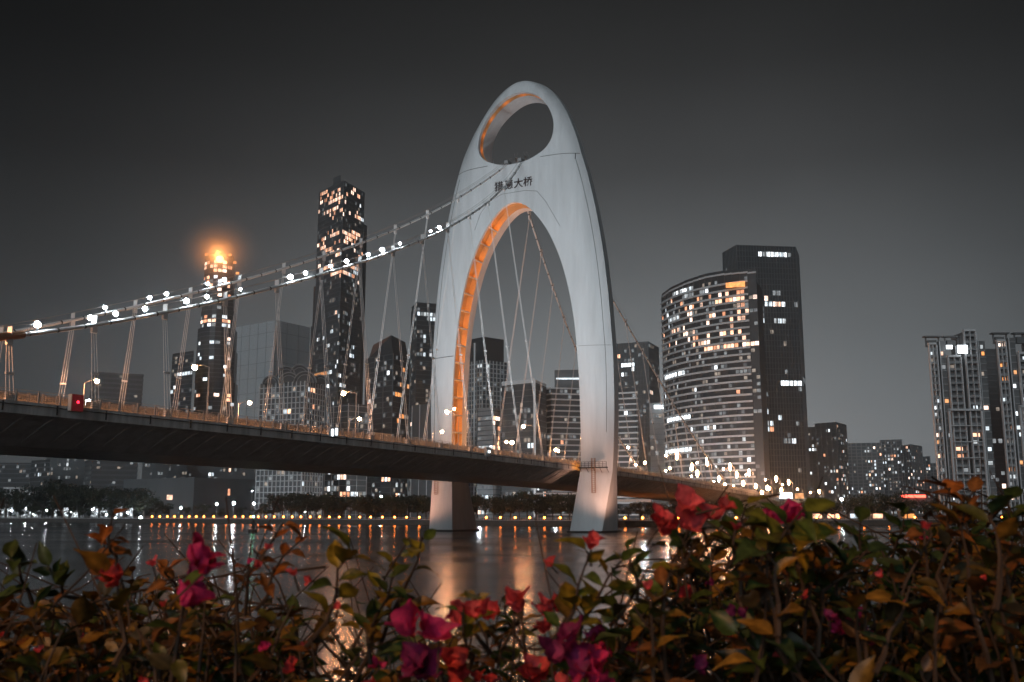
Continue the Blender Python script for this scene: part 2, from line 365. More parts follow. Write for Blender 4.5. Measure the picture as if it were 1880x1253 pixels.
# coffer partitions and the warm lamps in them
arc = [0]
for (z0, t0), (z1, t1) in zip(ARs[:-1], ARs[1:]): arc.append(arc[-1] + math.hypot(z1 - z0, t1 - t0))
def at_arc(s):
    z = np.interp(s, arc, [p[0] for p in ARs]); t_ = np.interp(s, arc, [p[1] for p in ARs])
    z2 = np.interp(s + .3, arc, [p[0] for p in ARs]); t2 = np.interp(s + .3, arc, [p[1] for p in ARs])
    if s + .3 > arc[-1]: z2, t2 = z, t_ - 1
    L = math.hypot(z2 - z, t2 - t_) or 1; return float(t_), float(z), float((t2 - t_) / L), float((z2 - z) / L)
stops_ = [2.0 + 5.4 * k for k in range(20) if 2.0 + 5.4 * k < arc[-1] - 8]
for side in (1, -1):
    for s in stops_:
        t_, z, dt, dz = at_arc(s)
        c = BR(-1.2, side * (t_ + dz * DEP * .5), z - dt * DEP * .5)
        MB().obox(c, Bv * 2.8, (Tv * side * dz - UP * dt) * (DEP * .5), (Tv * side * dt + UP * dz) * .17).build('coffer_partition', M['pylon'], py_e)
        t2, z2, dt, dz = at_arc(s + .9)
        L = bpy.data.lights.new('coffer_lamp', 'POINT'); L.energy = 800; L.color = (1, .30, .015); L.shadow_soft_size = .25
        o = bpy.data.objects.new('coffer_lamp', L); COL.objects.link(o); o.location = BR(-3.1, side * (t2 + dz * .9), z2 - dt * .9)
for t_, z in ((0, 134.9), (-5.8, 133.2), (5.8, 133.2), (-10.6, 128.8), (10.6, 128.8), (-12.9, 124), (-13.4, 119)):
    L = bpy.data.lights.new('groove_lamp', 'POINT'); L.energy = 50; L.color = (1, .33, .06); L.shadow_soft_size = .9
    o = bpy.data.objects.new('groove_lamp', L); COL.objects.link(o); o.location = PB(-2.4, t_, z)
# lower legs
for side in (1, -1):
    lg = MB(); z = 17.0
    for face in (-1, 1):
        n = 8; cont = [ti(z) + (to(z) - ti(z)) * k / n for k in range(n + 1)]
        top = [BR(face * aa(c, z), side * c, z) for c in cont]; O0 = BR(face * 6.2, side * 27.8, -.6); I0 = BR(face * 7.8, side * 18.8, -.6)
        vs = top + [O0, I0]; lg.add(vs, [(k, k + 1, n + 1) for k in range(n)] + [(0, n + 1, n + 2)])
    a = aa(ti(z), z); c = aa(to(z), z)
    lg.add([BR(-a, side * ti(z), z), BR(a, side * ti(z), z), BR(7.8, side * 18.8, -.6), BR(-7.8, side * 18.8, -.6)], [(0, 1, 2, 3)])
    lg.add([BR(-c, side * to(z), z), BR(c, side * to(z), z), BR(6.2, side * 27.8, -.6), BR(-6.2, side * 27.8, -.6)], [(0, 1, 2, 3)])
    lg.build('leg_base', M['pylon'], py_e)
    MB().obox(BR(0, side * 23.3, .05), Bv * 8.2, Tv * 5.0, UP * .5).build('pile_cap', M['dark'], py_e)
    # edge groove that runs down each base
    MB().obox(BR(-5.75, side * 22.6, 8.0), Bv * .12, Tv * .25 , UP * 7.5).build('corner_joint', M['deck'], py_e) if False else None
# seams on the shell (dark joints)
sm = MB()
def seam(pts, r=.07): sm.tube([BR(-aa(t_, z) - .02, t_, z) for t_, z in pts], r, 4)
seam([(t_, 112.1 if abs(t_) > 8 else 111.0) for t_ in np.linspace(9.2, 21, 12)]); seam([(t_, 112.1) for t_ in np.linspace(-21, -9, 12)])
seam([(19.9, 112.1), (19.9, 110.2)], .12)
seam([(t_, 53) for t_ in np.linspace(-30, -20.8, 8)], .1); seam([(t_, 53) for t_ in np.linspace(20.8, 30, 8)], .04)
for sd in (1, -1): seam([(sd * (to(z) - 1.9), z) for z in np.linspace(28, 110, 60)], .06)
seam([(sd, z) for sd, z in [(-13.5, 92), (-11.5, 97), (-8.5, 100.5), (-4, 102.2), (4, 102.2), (8, 101.4), (11, 97.6), (15.5, 89.5)]], .05)
sm.build('panel_joint', M['seam'], py_e)
# characters
def glyph(ch, t0, zc, size):
    cu = bpy.data.curves.new('character', 'FONT'); cu.body = ch; cu.size = size; cu.extrude = .08; cu.offset = 0.02
    cu.align_x = 'CENTER'; cu.align_y = 'CENTER'
    ob = bpy.data.objects.new('character_tmp', cu); COL.objects.link(ob)
    dg = bpy.context.evaluated_depsgraph_get(); me = bpy.data.meshes.new_from_object(ob.evaluated_get(dg)); bpy.data.objects.remove(ob)
    me.name = 'character'; me.materials.clear(); me.materials.append(M['letter'])
    xs = [v.co.x for v in me.vertices]; ys = [v.co.y for v in me.vertices]
    if xs: 
        c = Vector(((min(xs) + max(xs)) / 2, (min(ys) + max(ys)) / 2, 0)); s = size / max(max(ys) - min(ys), max(xs) - min(xs))
        for v in me.vertices: v.co = (v.co - c); v.co.x *= s; v.co.y *= s
    o = bpy.data.objects.new('character', me); COL.objects.link(o)
    rot = Matrix((Tv, UP, -Bv)).transposed().to_4x4(); rot.translation = BR(-5.1, t0, zc) - Vector(py_e.location)
    o.parent = py_e; o.matrix_local = rot
    print('GLYPH', ch, len(me.vertices))
    return o
for ch, t0 in zip('猎德大桥', (-5.0, -1.7, 1.75, 5.0)): glyph(ch, t0, 104.9, 3.0)
# saddle
sd_ = MB(); sd_.tube([BR(-1, -4.6, 112.2), BR(-1, -2, 112.5), BR(-1, 2, 112.5), BR(-1, 4.6, 112.2)], 1.0, 12)
sd_.obox(BR(-4.2, -2.3, 112.2), Bv * 1.3, Tv * .6, UP * .5); sd_.obox(BR(-4.2, 2.3, 112.2), Bv * 1.3, Tv * .6, UP * .5)
sd_.build('cable_saddle', M['steel'], py_e)
# catwalks and cage ladders at the legs
def catwalk(side, lab):
    e = empty('service_catwalk', BR(-5, side * 25, 18.2)); tag(e, lab, 'catwalk')
    c = MB(); t0, t1 = 20.8, 29.4
    c.obox(BR(-5.3, side * (t0 + t1) / 2, 18.0), Bv * .6, Tv * ((t1 - t0) / 2), UP * .16)
    for t_ in np.linspace(t0, t1, 9): c.obox(BR(-5.9, side * t_, 18.8), Bv * .05, Tv * .05, UP * .8)
    for hh in (18.6, 19.1, 19.6): c.tube([BR(-5.9, side * t0, hh), BR(-5.9, side * t1, hh)], .05, 4)
    for t_ in np.linspace(t0 + .5, t1, 5): c.tube([BR(-5.8, side * t_, 17.9), BR(-4.0, side * t_, 16.6)], .08, 4)
    c.build('platform', M['dark'], e)
    l = MB(); tl = 25.6
    for d in (-.5, .5): l.tube([BR(-6.3, side * (tl + d), 11), BR(-6.3, side * (tl + d), 20.6)], .08, 4)
    for d in (-.5, .5): l.tube([BR(-5.7, side * (tl + d), 11), BR(-5.7, side * (tl + d), 20.6)], .05, 4)
    for z in np.arange(11, 20.7, .55): l.tube([BR(-6.3, side * (tl - .5), z), BR(-6.3, side * (tl + .5), z)], .06, 4); l.tube([BR(-6.3, side * (tl + .5), z), BR(-5.7, side * (tl + .5), z)], .04, 4)
    l.build('cage_ladder', M['rust'], e)
catwalk(1, 'dark service catwalk with a caged ladder round the near pylon leg'); catwalk(-1, 'dark service catwalk with a caged ladder on the far pylon leg')
# ------------------------------------------------------------------ cables and hangers
ZL = np.polyfit([-182, -169, -156, -143, -130, -116, -102, -90, -78, -60, -48, -3], [28, 32, 36.2, 40.6, 45.2, 50.5, 56.3, 62, 67.6, 75.8, 82, 112.8], 4)
TL = [(-250, 18.2), (-215, 17.8), (-182, 17.0), (-150, 16.1), (-120, 14.9), (-80, 12.8), (-49, 9.9), (-25, 6.4), (-3, 2.3)]
ZR = np.polyfit([0, 5, 55, 95, 130, 165], [112.8, 109.5, 76, 50, 33, 19.5], 3)
TR = [(0, 2.3), (25, 6.4), (50, 10.0), (88, 14), (120, 15.4), (170, 17)]
def zc(b):
    if b > 0: return float(np.polyval(ZR, b))
    if b < -200: return float(np.polyval(ZL, -200)) + (b + 200) * .22
    return float(np.polyval(ZL, b))
def tcab(b): return interp(b, smT_L) if b <= 0 else interp(b, smT_R)
smT_L = [(b, float(np.polyval(np.polyfit([x for x, _ in TL], [y for _, y in TL], 4), b))) for b in np.arange(-250, 1, 5)]
smT_R = [(b, float(np.polyval(np.polyfit([x for x, _ in TR], [y for _, y in TR], 3), b))) for b in np.arange(0, 175, 5)]
MC = {}
for side, nm, off in ((1, 'near', -182.5), (-1, 'far', -186.5)):
    for span, lo, hi in (('left', -240, -3), ('right', 0, 165)):
        e = empty('main_cable', BR((lo + hi) / 2, side * tcab((lo + hi) / 2), zc((lo + hi) / 2)))
        tag(e, 'pale %s side suspension cable with its hangers, %s of the pylon' % (nm, span), 'suspension cable', 'main cables of the bridge')
        P = [BR(b, side * tcab(b), zc(b)) for b in np.linspace(lo, hi, 60)]
        MB().tube(P, .30, 8).build('cable', M['cable'], e, smooth=True)
        cl = MB()
        for b in np.arange(lo + 3, hi - 2, 4.4):
            d = (BR(b + .5, side * tcab(b + .5), zc(b + .5)) - BR(b, side * tcab(b), zc(b))); c = BR(b, side * tcab(b), zc(b))
            cl.tube([c, c + d * .5], .37, 6)
        cl.build('wrap_collar', M['dark'], e)
        hr = MB()
        for o in (-.55, .55): hr.tube([p + Tv * o + UP * (1.35) for p in P], .035, 4)
        for p in P[::5]:
            for o in (-.55, .55): hr.tube([p, p + Tv * o + UP * 1.35], .03, 4)
        hr.build('hand_rope', M['steel'], e)
        bl = np.arange(off, -18, 13.3) if span == 'left' else np.arange(21 if side > 0 else 17, 160, 13.3)
        if span == 'left':
            q = P[:16]; MB().tube([BR(b, side * tcab(b), zc(b)) for b in np.linspace(-240, -180.5, 12)], .52, 8).build('splay_sleeve', M['rust'], e)
        for b in bl:
            z1, t1 = zc(b), tcab(b); z0 = zd(b) + .3
            if z1 - z0 < 2: continue
            h = MB(); offs = (-.62, 0, .62) if z1 < 60 else (-.36, .36)
            for o in offs: h.tube([BR(b + o, side * 18.15, z0), BR(b + o * .6, side * t1, z1 - 1.0)], .052, 5)
            f = .42; c = BR(b, side * (18.15 + (t1 - 18.15) * f), z0 + (z1 - z0) * f); h.obox(c, Bv * .62, Tv * .12, UP * .14)
            h.obox(BR(b, side * t1, z1 - .55), Bv * .42, Tv * .22, UP * .6); h.obox(BR(b, side * t1, z1 + .75), Bv * .05, Tv * .45, UP * .55)
            h.obox(BR(b, side * 18.15, z0 + .5), Bv * .75, Tv * .22, UP * .5)
            h.build('hanger', M['strand'], e)
# white lamps on the cables
def cable_b(px, side):
    return min(np.arange(-235, -5, .5), key=lambda b: abs(proj(BR(b, side * tcab(b), zc(b)))[0] - px))
base = empty('cable_lamp'); MB().ball((0, 0, 0), .37, 12, 10).build('bulb', M['bulb_w'], base); MB().tube([(0, 0, -.3), (0, 0, -1.05)], [.1, .25], 6).build('bracket', M['dark'], base)
first = True; k = 0
for px, side, sc in sorted([(67, 1, 1.15), (163, 1, .9), (213, 1, .95), (267, 1, .95), (341, 1, 1.1), (379, 1, .9), (442, 1, .6), (533, 1, 1.25), (562, 1, .95), (606, 1, .8), (636, 1, 1.1), (676, 1, .9),
                     (702, 1, 1.25), (735, 1, .7), (790, 1, .7), (806, 1, 1.1), (193, -1, .9), (275, -1, .9), (306, -1, 1.0), (380, -1, .9), (413, -1, 1.1)]):
    o = base if first else copy_tree(base); first = False
    b = cable_b(px, side); o.location = BR(b, side * tcab(b), zc(b) + 1.15); o.scale = (sc,) * 3
    tag(o, 'small white lamp on the %s suspension cable, %s of all cable lamps from the left' % ('near' if side > 0 else 'far', od(k)), 'lamp', 'white lamps along the suspension cables'); k += 1
# ------------------------------------------------------------------ road lamps
def lamp(arm_dir, arm, h, bulb, r=.40):
    e = empty('street_lamp'); a = Vector(arm_dir) * arm
    MB().tube([(0, 0, 0), (0, 0, h * .5), (0, 0, h)], [.16, .12, .08], 6).build('pole', M['rail'], e)
    MB().tube([(0, 0, h - .1), a * .5 + UP * (h + .35), a + UP * (h + .4)], .06, 5).build('arm', M['rail'], e)
    hd = MB(); c = a * 1.15 + UP * (h + .42); hd.obox(c, a.normalized() * .75, a.normalized().cross(UP) * .2, UP * .1); hh = hd.build('lamp_head', M['steel'], e)
    MB().ball(a * 1.2 + UP * (h + .12), r, 10, 8).build('bulb', bulb, hh)
    return e
nearL = lamp(-Tv, 2.6, 9.2, M['bulb_o']); farL = lamp(Tv, 2.6, 9.2, M['bulb_o'])
cnt = {1: 0, -1: 0}
for side, src, b0 in ((1, nearL, -187), (-1, farL, -182)):
    for i in range(15):
        b = b0 + 40 * i
        if side > 0 and abs(b) < 9: b = -9
        o = src if i == 0 else copy_tree(src); o.location = BR(b, side * 17.3, zd(b))
        tag(o, 'orange street lamp on the %s side of the bridge road, %s from the left' % ('near' if side > 0 else 'far', ORD[i]), 'street lamp', 'street lamps along the bridge')
# extra small lamps on the right hand approach, where roads merge
fl = lamp(Vector((-1, 0, 0)), 1.8, 8, M['bulb_oc'], .62); fl2 = None
for i, (px, py, Y) in enumerate(sorted([(1243, 836, 470), (1281, 870, 455), (1298, 848, 500), (1340, 858, 520), (1375, 868, 500), (1365, 888, 470), (1388, 893, 470), (1410, 896, 430), (1424, 880, 560), (1447, 886, 560), (1503, 903, 560), (1320, 880, 500), (1332, 892, 440), (1270, 858, 520), (1400, 905, 430), (1435, 900, 470), (1352, 872, 540)])):
    o = fl if i == 0 else copy_tree(fl); p = W(px + 8, py, Y); s = 1.0
    o.location = (p.x, p.y, 2.2); o.scale = (1, 1, max((p.z - 2.2) / 8.1, .3)); 
    tag(o, 'distant orange street lamp by the bridge approach, %s from the left' % ORD[i], 'street lamp', 'street lamps around the bridge approach')
# signs and boxes on the deck edge
def bdeck(px, t_):
    return min(np.arange(-245, 300, .25), key=lambda b: abs(proj(BR(b, t_, zd(b)))[0] - px))
b = bdeck(139, 19.3); e = empty('channel_signal', BR(b, 19.3, zd(b))); tag(e, 'red navigation signal box hung on the near deck edge', 'signal box')
MB().obox(BR(b, 19.35, zd(b) + .75), Bv * .95, Tv * .35, UP * 1.15).build('housing', M['rust'], e)
MB().obox(BR(b - .97, 19.35, zd(b) + .75), Bv * .03, Tv * .33, UP * 1.1).build('panel', M['rail'], e)
MB().obox(BR(b, 19.73, zd(b) + .75), Bv * .9, Tv * .03, UP * 1.1).build('red_face', M['redface'], e); MB().ball(BR(b, 19.8, zd(b) + .85), .17).build('signal_light', M['red'], e)
b = bdeck(614, 19.2); e = empty('light_panel', BR(b, 19.2, zd(b))); tag(e, 'pair of bright white vertical tubes on the deck edge', 'light panel')
MB().obox(BR(b, 19.1, zd(b) + .8), Bv * 1.3, Tv * .15, UP * .9).build('frame', M['steel'], e)
for o in (-.6, .6): MB().obox(BR(b + o, 19.3, zd(b) + .8 + o * .2), Bv * .24, Tv * .08, UP * .62).build('tube_lamp', M['tube'], e)
b = bdeck(895, 19.2); e = empty('deck_cabinet', BR(b, 19.2, zd(b))); tag(e, 'grey cabinet with one white light on the deck edge by the arch', 'cabinet')
MB().obox(BR(b, 19.3, zd(b) + .5), Bv * 1.1, Tv * .3, UP * 1.1).build('housing', M['steel'], e); MB().ball(BR(b, 19.7, zd(b) + .6), .3).build('signal_light', M['tube'], e)
b = bdeck(150, -10); e = empty('flood_light', BR(b, -10, zd(b))); tag(e, 'bright white floodlight bar behind the red signal box', 'floodlight')
MB().tube([BR(b, -10, zd(b)), BR(b, -10, zd(b) + 4.6)], .1).build('mast', M['steel'], e); MB().obox(BR(b, -10, zd(b) + 4.6), Tv * 1.5 + UP * .2, Bv * .2, UP * .35).build('lamp_bar', emis('flood_bar', (.88, .95, 1), 30), e)
for k_, (px, py, Y, r_) in enumerate([(940, 813, 322, .6), (1184, 850, 440, .6), (1410, 897, 520, 1.0), (1230, 860, 476, .55), (834, 751, 288, .35), (1020, 826, 355, .45)]):
    p = W(px, py, Y); q_ = Vector((p.x, p.y, 0)) - P0; zb_ = zd(q_.dot(Bv)) if abs(q_.dot(Tv)) < 18.2 else 2.2; print('MAST', k_, round(q_.dot(Bv)), round(q_.dot(Tv)), round(p.z, 1), round(zb_, 1)); e = empty('flood_light', (p.x, p.y, zb_)); tag(e, 'glaring orange floodlight on a mast by the bridge road, %s from the left' % ORD[[1, 3, 5, 4, 0, 2][k_]], 'floodlight', 'orange floodlights above the road')
    MB().tube([(p.x, p.y, zb_ - .2), (p.x, p.y, p.z - .3)], .1, 5).build('mast', M['steel'], e); MB().ball(p, r_, 12, 10).build('lamp', M['bulb_f'], e)
b = bdeck(690, 6); e = empty('box_truck', BR(b, 6, zd(b))); tag(e, 'pale box truck on the bridge road behind the near railing', 'truck')
MB().obox(BR(b + 1, 6, zd(b) + 2.1), Bv * 3.1, Tv * 1.2, UP * 1.35).build('cargo_box', M['rail'], e); MB().obox(BR(b - 3.2, 6, zd(b) + 1.5), Bv * .9, Tv * 1.1, UP * .95).build('cab', M['steel'], e); MB().obox(BR(b - 3.4, 6, zd(b) + 1.95), Bv * .75, Tv * 1.13, UP * .3).build('cab_window', M['dark'], e)
for wb in (-3, -.5, 3):
    for wt_ in (-1.05, 1.05): c = BR(b + wb, 6 + wt_, zd(b) + .5); MB().tube([c - Tv * .15, c + Tv * .15], .5, 14).build('wheel', M['dark'], e)
# soft lamps under the far side of the deck
ul = empty('underdeck_lamp'); MB().obox((0, 0, 0), Bv * .5, Tv * .22, UP * .12).build('housing', M['steel'], ul); MB().obox((0, 0, -.16), Bv * .42, Tv * .16, UP * .04).build('lens', emis('underdeck_lens', (1, .42, .16), 9), ul)
for i, b in enumerate(np.arange(-110, 160, 13.5)):
    o = ul if i == 0 else copy_tree(ul); o.location = BR(b, -12.6, zd(b) - 4.4); tag(o, 'small amber lamp under the far edge of the bridge deck, %s from the left' % od(i), 'lamp', 'lamps under the deck')
# cool floodlights for the pylon, two clear of the deck, and added warm spots
def spot(loc, target, power, col, size=R(50), soft=1.5, blend=.8):
    L = bpy.data.lights.new('pylon_spot', 'SPOT'); L.energy = power; L.color = col; L.spot_size = size; L.spot_blend = blend; L.shadow_soft_size = soft
    o = bpy.data.objects.new('pylon_spot', L); COL.objects.link(o); o.location = loc
    o.rotation_euler = (Vector(target) - Vector(loc)).to_track_quat('-Z', 'Y').to_euler(); return o
for t_, tt in ((33, 15), (-33, -15)):
    spot(BR(-75, t_, 21), BR(0, tt, 84), 1.1e5, (.87, .95, 1.0), R(82))
spot(BR(-90, 0, 22), BR(0, 0, 117), 3.4e4, (.87, .95, 1.0), R(34))
spot(BR(-13, 36, 4), BR(-3, 27, 15), 1.2e4, (1, .50, .33), R(80))  # unseen warm spot added outboard to tint the near leg base
spot(BR(-13, -37, 4), BR(-3, -27, 12), 9e3, (1, .45, .28), R(80))  # unseen warm spot added beside the far leg base
# ------------------------------------------------------------------ buildings
BM = {'glass': mat('glass_dark', (.065, .069, .074), .42, spec=.45), 'glass2': mat('glass_mid', (.12, .125, .13), .3, spec=.5), 'conc': mat('facade_concrete', (.30, .31, .32), .8, noise=.2, nscale=.05),
      'pale': mat('facade_pale', (.50, .52, .53), .7, noise=.12, nscale=.05), 'dk': mat('facade_dark', (.09, .093, .097), .7, noise=.2, nscale=.05), 'band': mat('spandrel', (.62, .635, .65), .6, noise=.15, nscale=.1),
      'banddk': mat('spandrel_dark', (.17, .178, .185), .5, noise=.15, nscale=.1), 'brown': mat('facade_brown', (.22, .17, .15), .8, noise=.2, nscale=.05), 'mid': mat('facade_mid', (.17, .175, .18), .7, noise=.2, nscale=.05),
      'white': mat('trim_white', (.8, .81, .82), .6)}
def atz(px, z, Y):                      # ground point whose vertical crosses a pixel column at height z
    zc_ = Y * CT + (z - H) * ST; return Vector(((px - 940) / F * zc_, Y, 0))
LITG = {}
def tower(name, label, foot, ytop, body='glass', band='banddk', fh=4.0, bw=3.0, bandh=.9, bandd=.25, mull=None, mullw=.25, zones=(), base_p=.02, thick=30, ref=0, cat='building', winw=.8, z0=2.2, winh=.75, rnd=None, maxp=100, taper=None, dim=.14):
    """foot: visible front corners left to right as (pixel, distance). returns dict"""
    rn = random.Random(rnd or hash(label) % 9999)
    rn = random.Random(sum(map(ord, label)))
    p = W(foot[ref][0], ytop, foot[ref][1]); ztop = p.z; F_ = [atz(px, ztop, Y) for px, Y in foot]
    d0 = (F_[-1] - F_[0]).normalized(); back = Vector((-d0.y, d0.x, 0))
    back = Vector((F_[0] + F_[-1])).normalized()
    full = F_ + [F_[-1] + back * thick, F_[0] + back * thick]
    e = empty(name, ((F_[0] + F_[-1]) / 2) + UP * z0); tag(e, label, cat)
    mb = MB(); mb.prism(full[::-1] if False else full, z0, ztop); mb.build('wall', BM[body], e)
    segs = [(a, b_) for a, b_ in zip(F_[:-1], F_[1:])]
    # the sides that step round towards the back are seen from a step aside too
    allsegs = segs + [(F_[-1], F_[-1] + back * thick), (F_[0] + back * thick, F_[0])]
    nf = int((ztop - z0 - 2) / fh); bd = MB(); ml = MB(); wins = []
    for si, (a, b_) in enumerate(allsegs):
        d = b_ - a; L = d.length; d.normalize(); nrm = Vector((d.y, -d.x, 0))
        if nrm.dot(-(a + b_) / 2) < 0 and si < len(segs): nrm = -nrm
        if bandh:
            for k in range(nf + 1):
                z = z0 + 2 + k * fh
                if z > ztop: break
                bd.obox((a + b_) / 2 + nrm * (bandd / 2 - .02) + UP * (z + .002 * si), d * (L / 2 + bandd * .5), nrm * bandd / 2, UP * bandh / 2)
        if mull:
            n = max(1, int(L / mull))
            for k in range(n + 1):
                c = a + d * (L * k / n); ml.obox(c + nrm * (bandd * .6) + UP * ((z0 + ztop) / 2), d * mullw / 2, nrm * (bandd * .6 + .06), UP * (ztop - z0) / 2 * .998)
        if si < len(segs):
            nb_ = max(1, int(L / bw))
            for k in range(nf):
                z = z0 + 2 + k * fh + fh / 2
                if z + fh / 2 > ztop: break
                lastw = False
                for j in range(nb_):
                    c = a + d * (L * (j + .5) / nb_) + UP * z; px, py_ = proj(c)
                    pr, colr = base_p, 'c' if rn.random() < .7 else 'w'
                    for zx0, zx1, zy0, zy1, zp, zcx in zones:
                        if zx0 <= px <= zx1 and zy0 <= py_ <= zy1: pr, colr = zp, zcx if len(zcx) == 1 else rn.choice(zcx)
                    pr = pr * .6 if not lastw else min(.97, .4 + .6 * pr)
                    lastw = rn.random() < pr
                    if not lastw and rn.random() < dim: wins.append((c, d, nrm, L / nb_ * winw / 2 * .9, (fh - bandh) / 2 * winh, rn.choice(WM['d'])))
                    if lastw:
                        ww = L / nb_ * winw / 2 * rn.uniform(.8, 1.05); hh = (fh - bandh) / 2 * winh * 1.2
                        wins.append((c, d, nrm, ww, hh, rn.choice(WM[colr])))
    if bd.v: bd.build('floor_bands', BM[band], e)
    if ml.v: ml.build('mullions', BM[band], e)
    rn.shuffle(wins)
    for c, d, nrm, ww, hh, mt in wins[:maxp]:
        MB().obox(c + nrm * .06, d * ww, nrm * .04, UP * hh).build('lit_window', mt, e)
    rest = {}
    if len(wins) > maxp:
        r_ = MB(); mts = []; idx = []
        for c, d, nrm, ww, hh, mt in wins[maxp:]:
            r_.obox(c + nrm * .06, d * ww, nrm * .04, UP * hh)
            if mt not in mts: mts.append(mt)
            idx += [mts.index(mt)] * 6
        o = r_.build('more_lit_windows', None, e); o['kind'] = 'stuff'
        for mt in mts: o.data.materials.append(mt)
        o.data.polygons.foreach_set('material_index', idx)
    return dict(e=e, F=F_, z=ztop, back=back, segs=segs)
def sub(e, mb, name, m): return mb.build(name, m, e)
def boxpx(x0, x1, y0, y1, Y, thick, mb=None):     # box facing the camera: pixel rectangle at a distance
    a, c = W(x0, y1, Y), W(x1, y1, Y); zt = W(x0, y0, Y).z; zb = W(x0, y1, Y).z
    mb = mb or MB(); mb.box(((a.x + c.x) / 2, Y + thick / 2, (zt + zb) / 2), c.x - a.x, thick, zt - zb); return mb
# far left skyline seen under and over the deck
tower('office_block', 'low dark office block at the far left edge beneath the deck', [(-60, 900), (62, 900)], 850, 'dk', 'banddk', base_p=.03, zones=[(20, 62, 855, 890, .06, 'c')])
tower('apartment_block', 'dark stepped apartment block second from the left under the deck', [(58, 880), (92, 860)], 846, 'dk', 'banddk', base_p=.04)
tower('office_block', 'grey office block with a few bright windows under the deck', [(86, 950), (165, 930)], 838, 'mid', 'banddk', base_p=.015, bandh=.4)
tower('office_tower', 'banded grey office tower rising behind the red signal box', [(168, 830), (181, 800), (263, 815)], 684, 'glass2', 'banddk', fh=3.9, bandh=1.5, bandd=.5, base_p=.012, ref=1,
      zones=[(215, 250, 686, 692, .6, 'c'), (190, 235, 866, 872, .75, 'C'), (180, 262, 868, 900, .05, 'c'), (232, 250, 746, 752, .8, 'w')])
tower('office_block', 'pale low block behind the museum under the deck', [(262, 960), (345, 940)], 845, 'mid', 'banddk', base_p=.03, bandh=.5, zones=[(270, 345, 850, 872, .05, 'c')])
tower('office_block', 'dim flat office block left of the white grid building', [(343, 980), (484, 960)], 838, 'mid', 'banddk', base_p=.02, bandh=.4, zones=[(370, 400, 866, 872, .6, 'c'), (412, 425, 858, 864, .5, 'w')])
tower('museum', 'wide dark windowless museum block with shallow recesses by the river', [(228, 700), (357, 655), (478, 700)], 877, 'dk', 'banddk', fh=50, bandh=0, base_p=0, thick=60, ref=1, cat='museum', dim=0)
mus = bpy.data.objects['museum']; mm_ = MB()
rn = random.Random(3)
pa, pb = XY(228, 700), XY(357, 655); d = (pb - pa); L = d.length; d.normalize(); nrm = Vector((d.y, -d.x, 0))
for i in range(16):
    u = rn.uniform(.04, .96); z = rn.uniform(6, 27); mm_.obox(pa + d * (L * u) + nrm * .25 + UP * z, d * rn.uniform(.6, 2.4), nrm * .3, UP * rn.uniform(1.2, 4))
mm_.build('recess_panels', BM['mid'], mus)
boxpx(306, 316, 909, 918, 652, .4).build('lit_window', WM['w'][1], mus); boxpx(418, 422, 898, 910, 668, .4).build('lit_window', WM['w'][2], mus)
tower('office_tower', 'hotel block with a pale square window grid above the riverside trees', [(478, 640), (560, 625), (597, 650)], 705, 'glass2', 'band', fh=3.5, bandh=.55, bandd=.3, mull=3.0, mullw=.6, base_p=.015, bw=3.0, thick=25, ref=0,
      zones=[(480, 600, 700, 712, .05, 'c'), (555, 562, 860, 920, .4, 'c')])
# arched roof of that hotel
h_ = [o for o in bpy.data.objects if o.get('label', '').startswith('hotel block')][0]; ar = MB(); gl = MB()
for px0, r_px, yb, Y in ((497, 15, 705, 634), (530, 19, 703, 630), (560, 21, 703, 627), (525, 17, 690, 640), (550, 18, 688, 640), (588, 17, 706, 648)):
    c = W(px0, yb, Y); r_ = r_px * Y / F
    n = 14; pts = [c + Vector((math.cos(math.pi * k / n) * r_, 0, math.sin(math.pi * k / n) * r_)) for k in range(n + 1)]
    ar.tube(pts, .45, 6); ar.tube([c + (p - c) * .72 for p in pts], .28, 6)
    vs = [p + Vector((0, .6, 0)) for p in pts] + [p + Vector((0, 12, 0)) for p in pts]; m_ = n + 1
    gl.add(vs + [c + Vector((0, .6, 0))], [(k, k + 1, m_ + k + 1, m_ + k) for k in range(n)] + [(k + 1, k, 2 * m_) for k in range(n)])
ar.build('roof_arches', BM['conc'], h_); gl.build('roof_vaults', BM['dk'], h_)
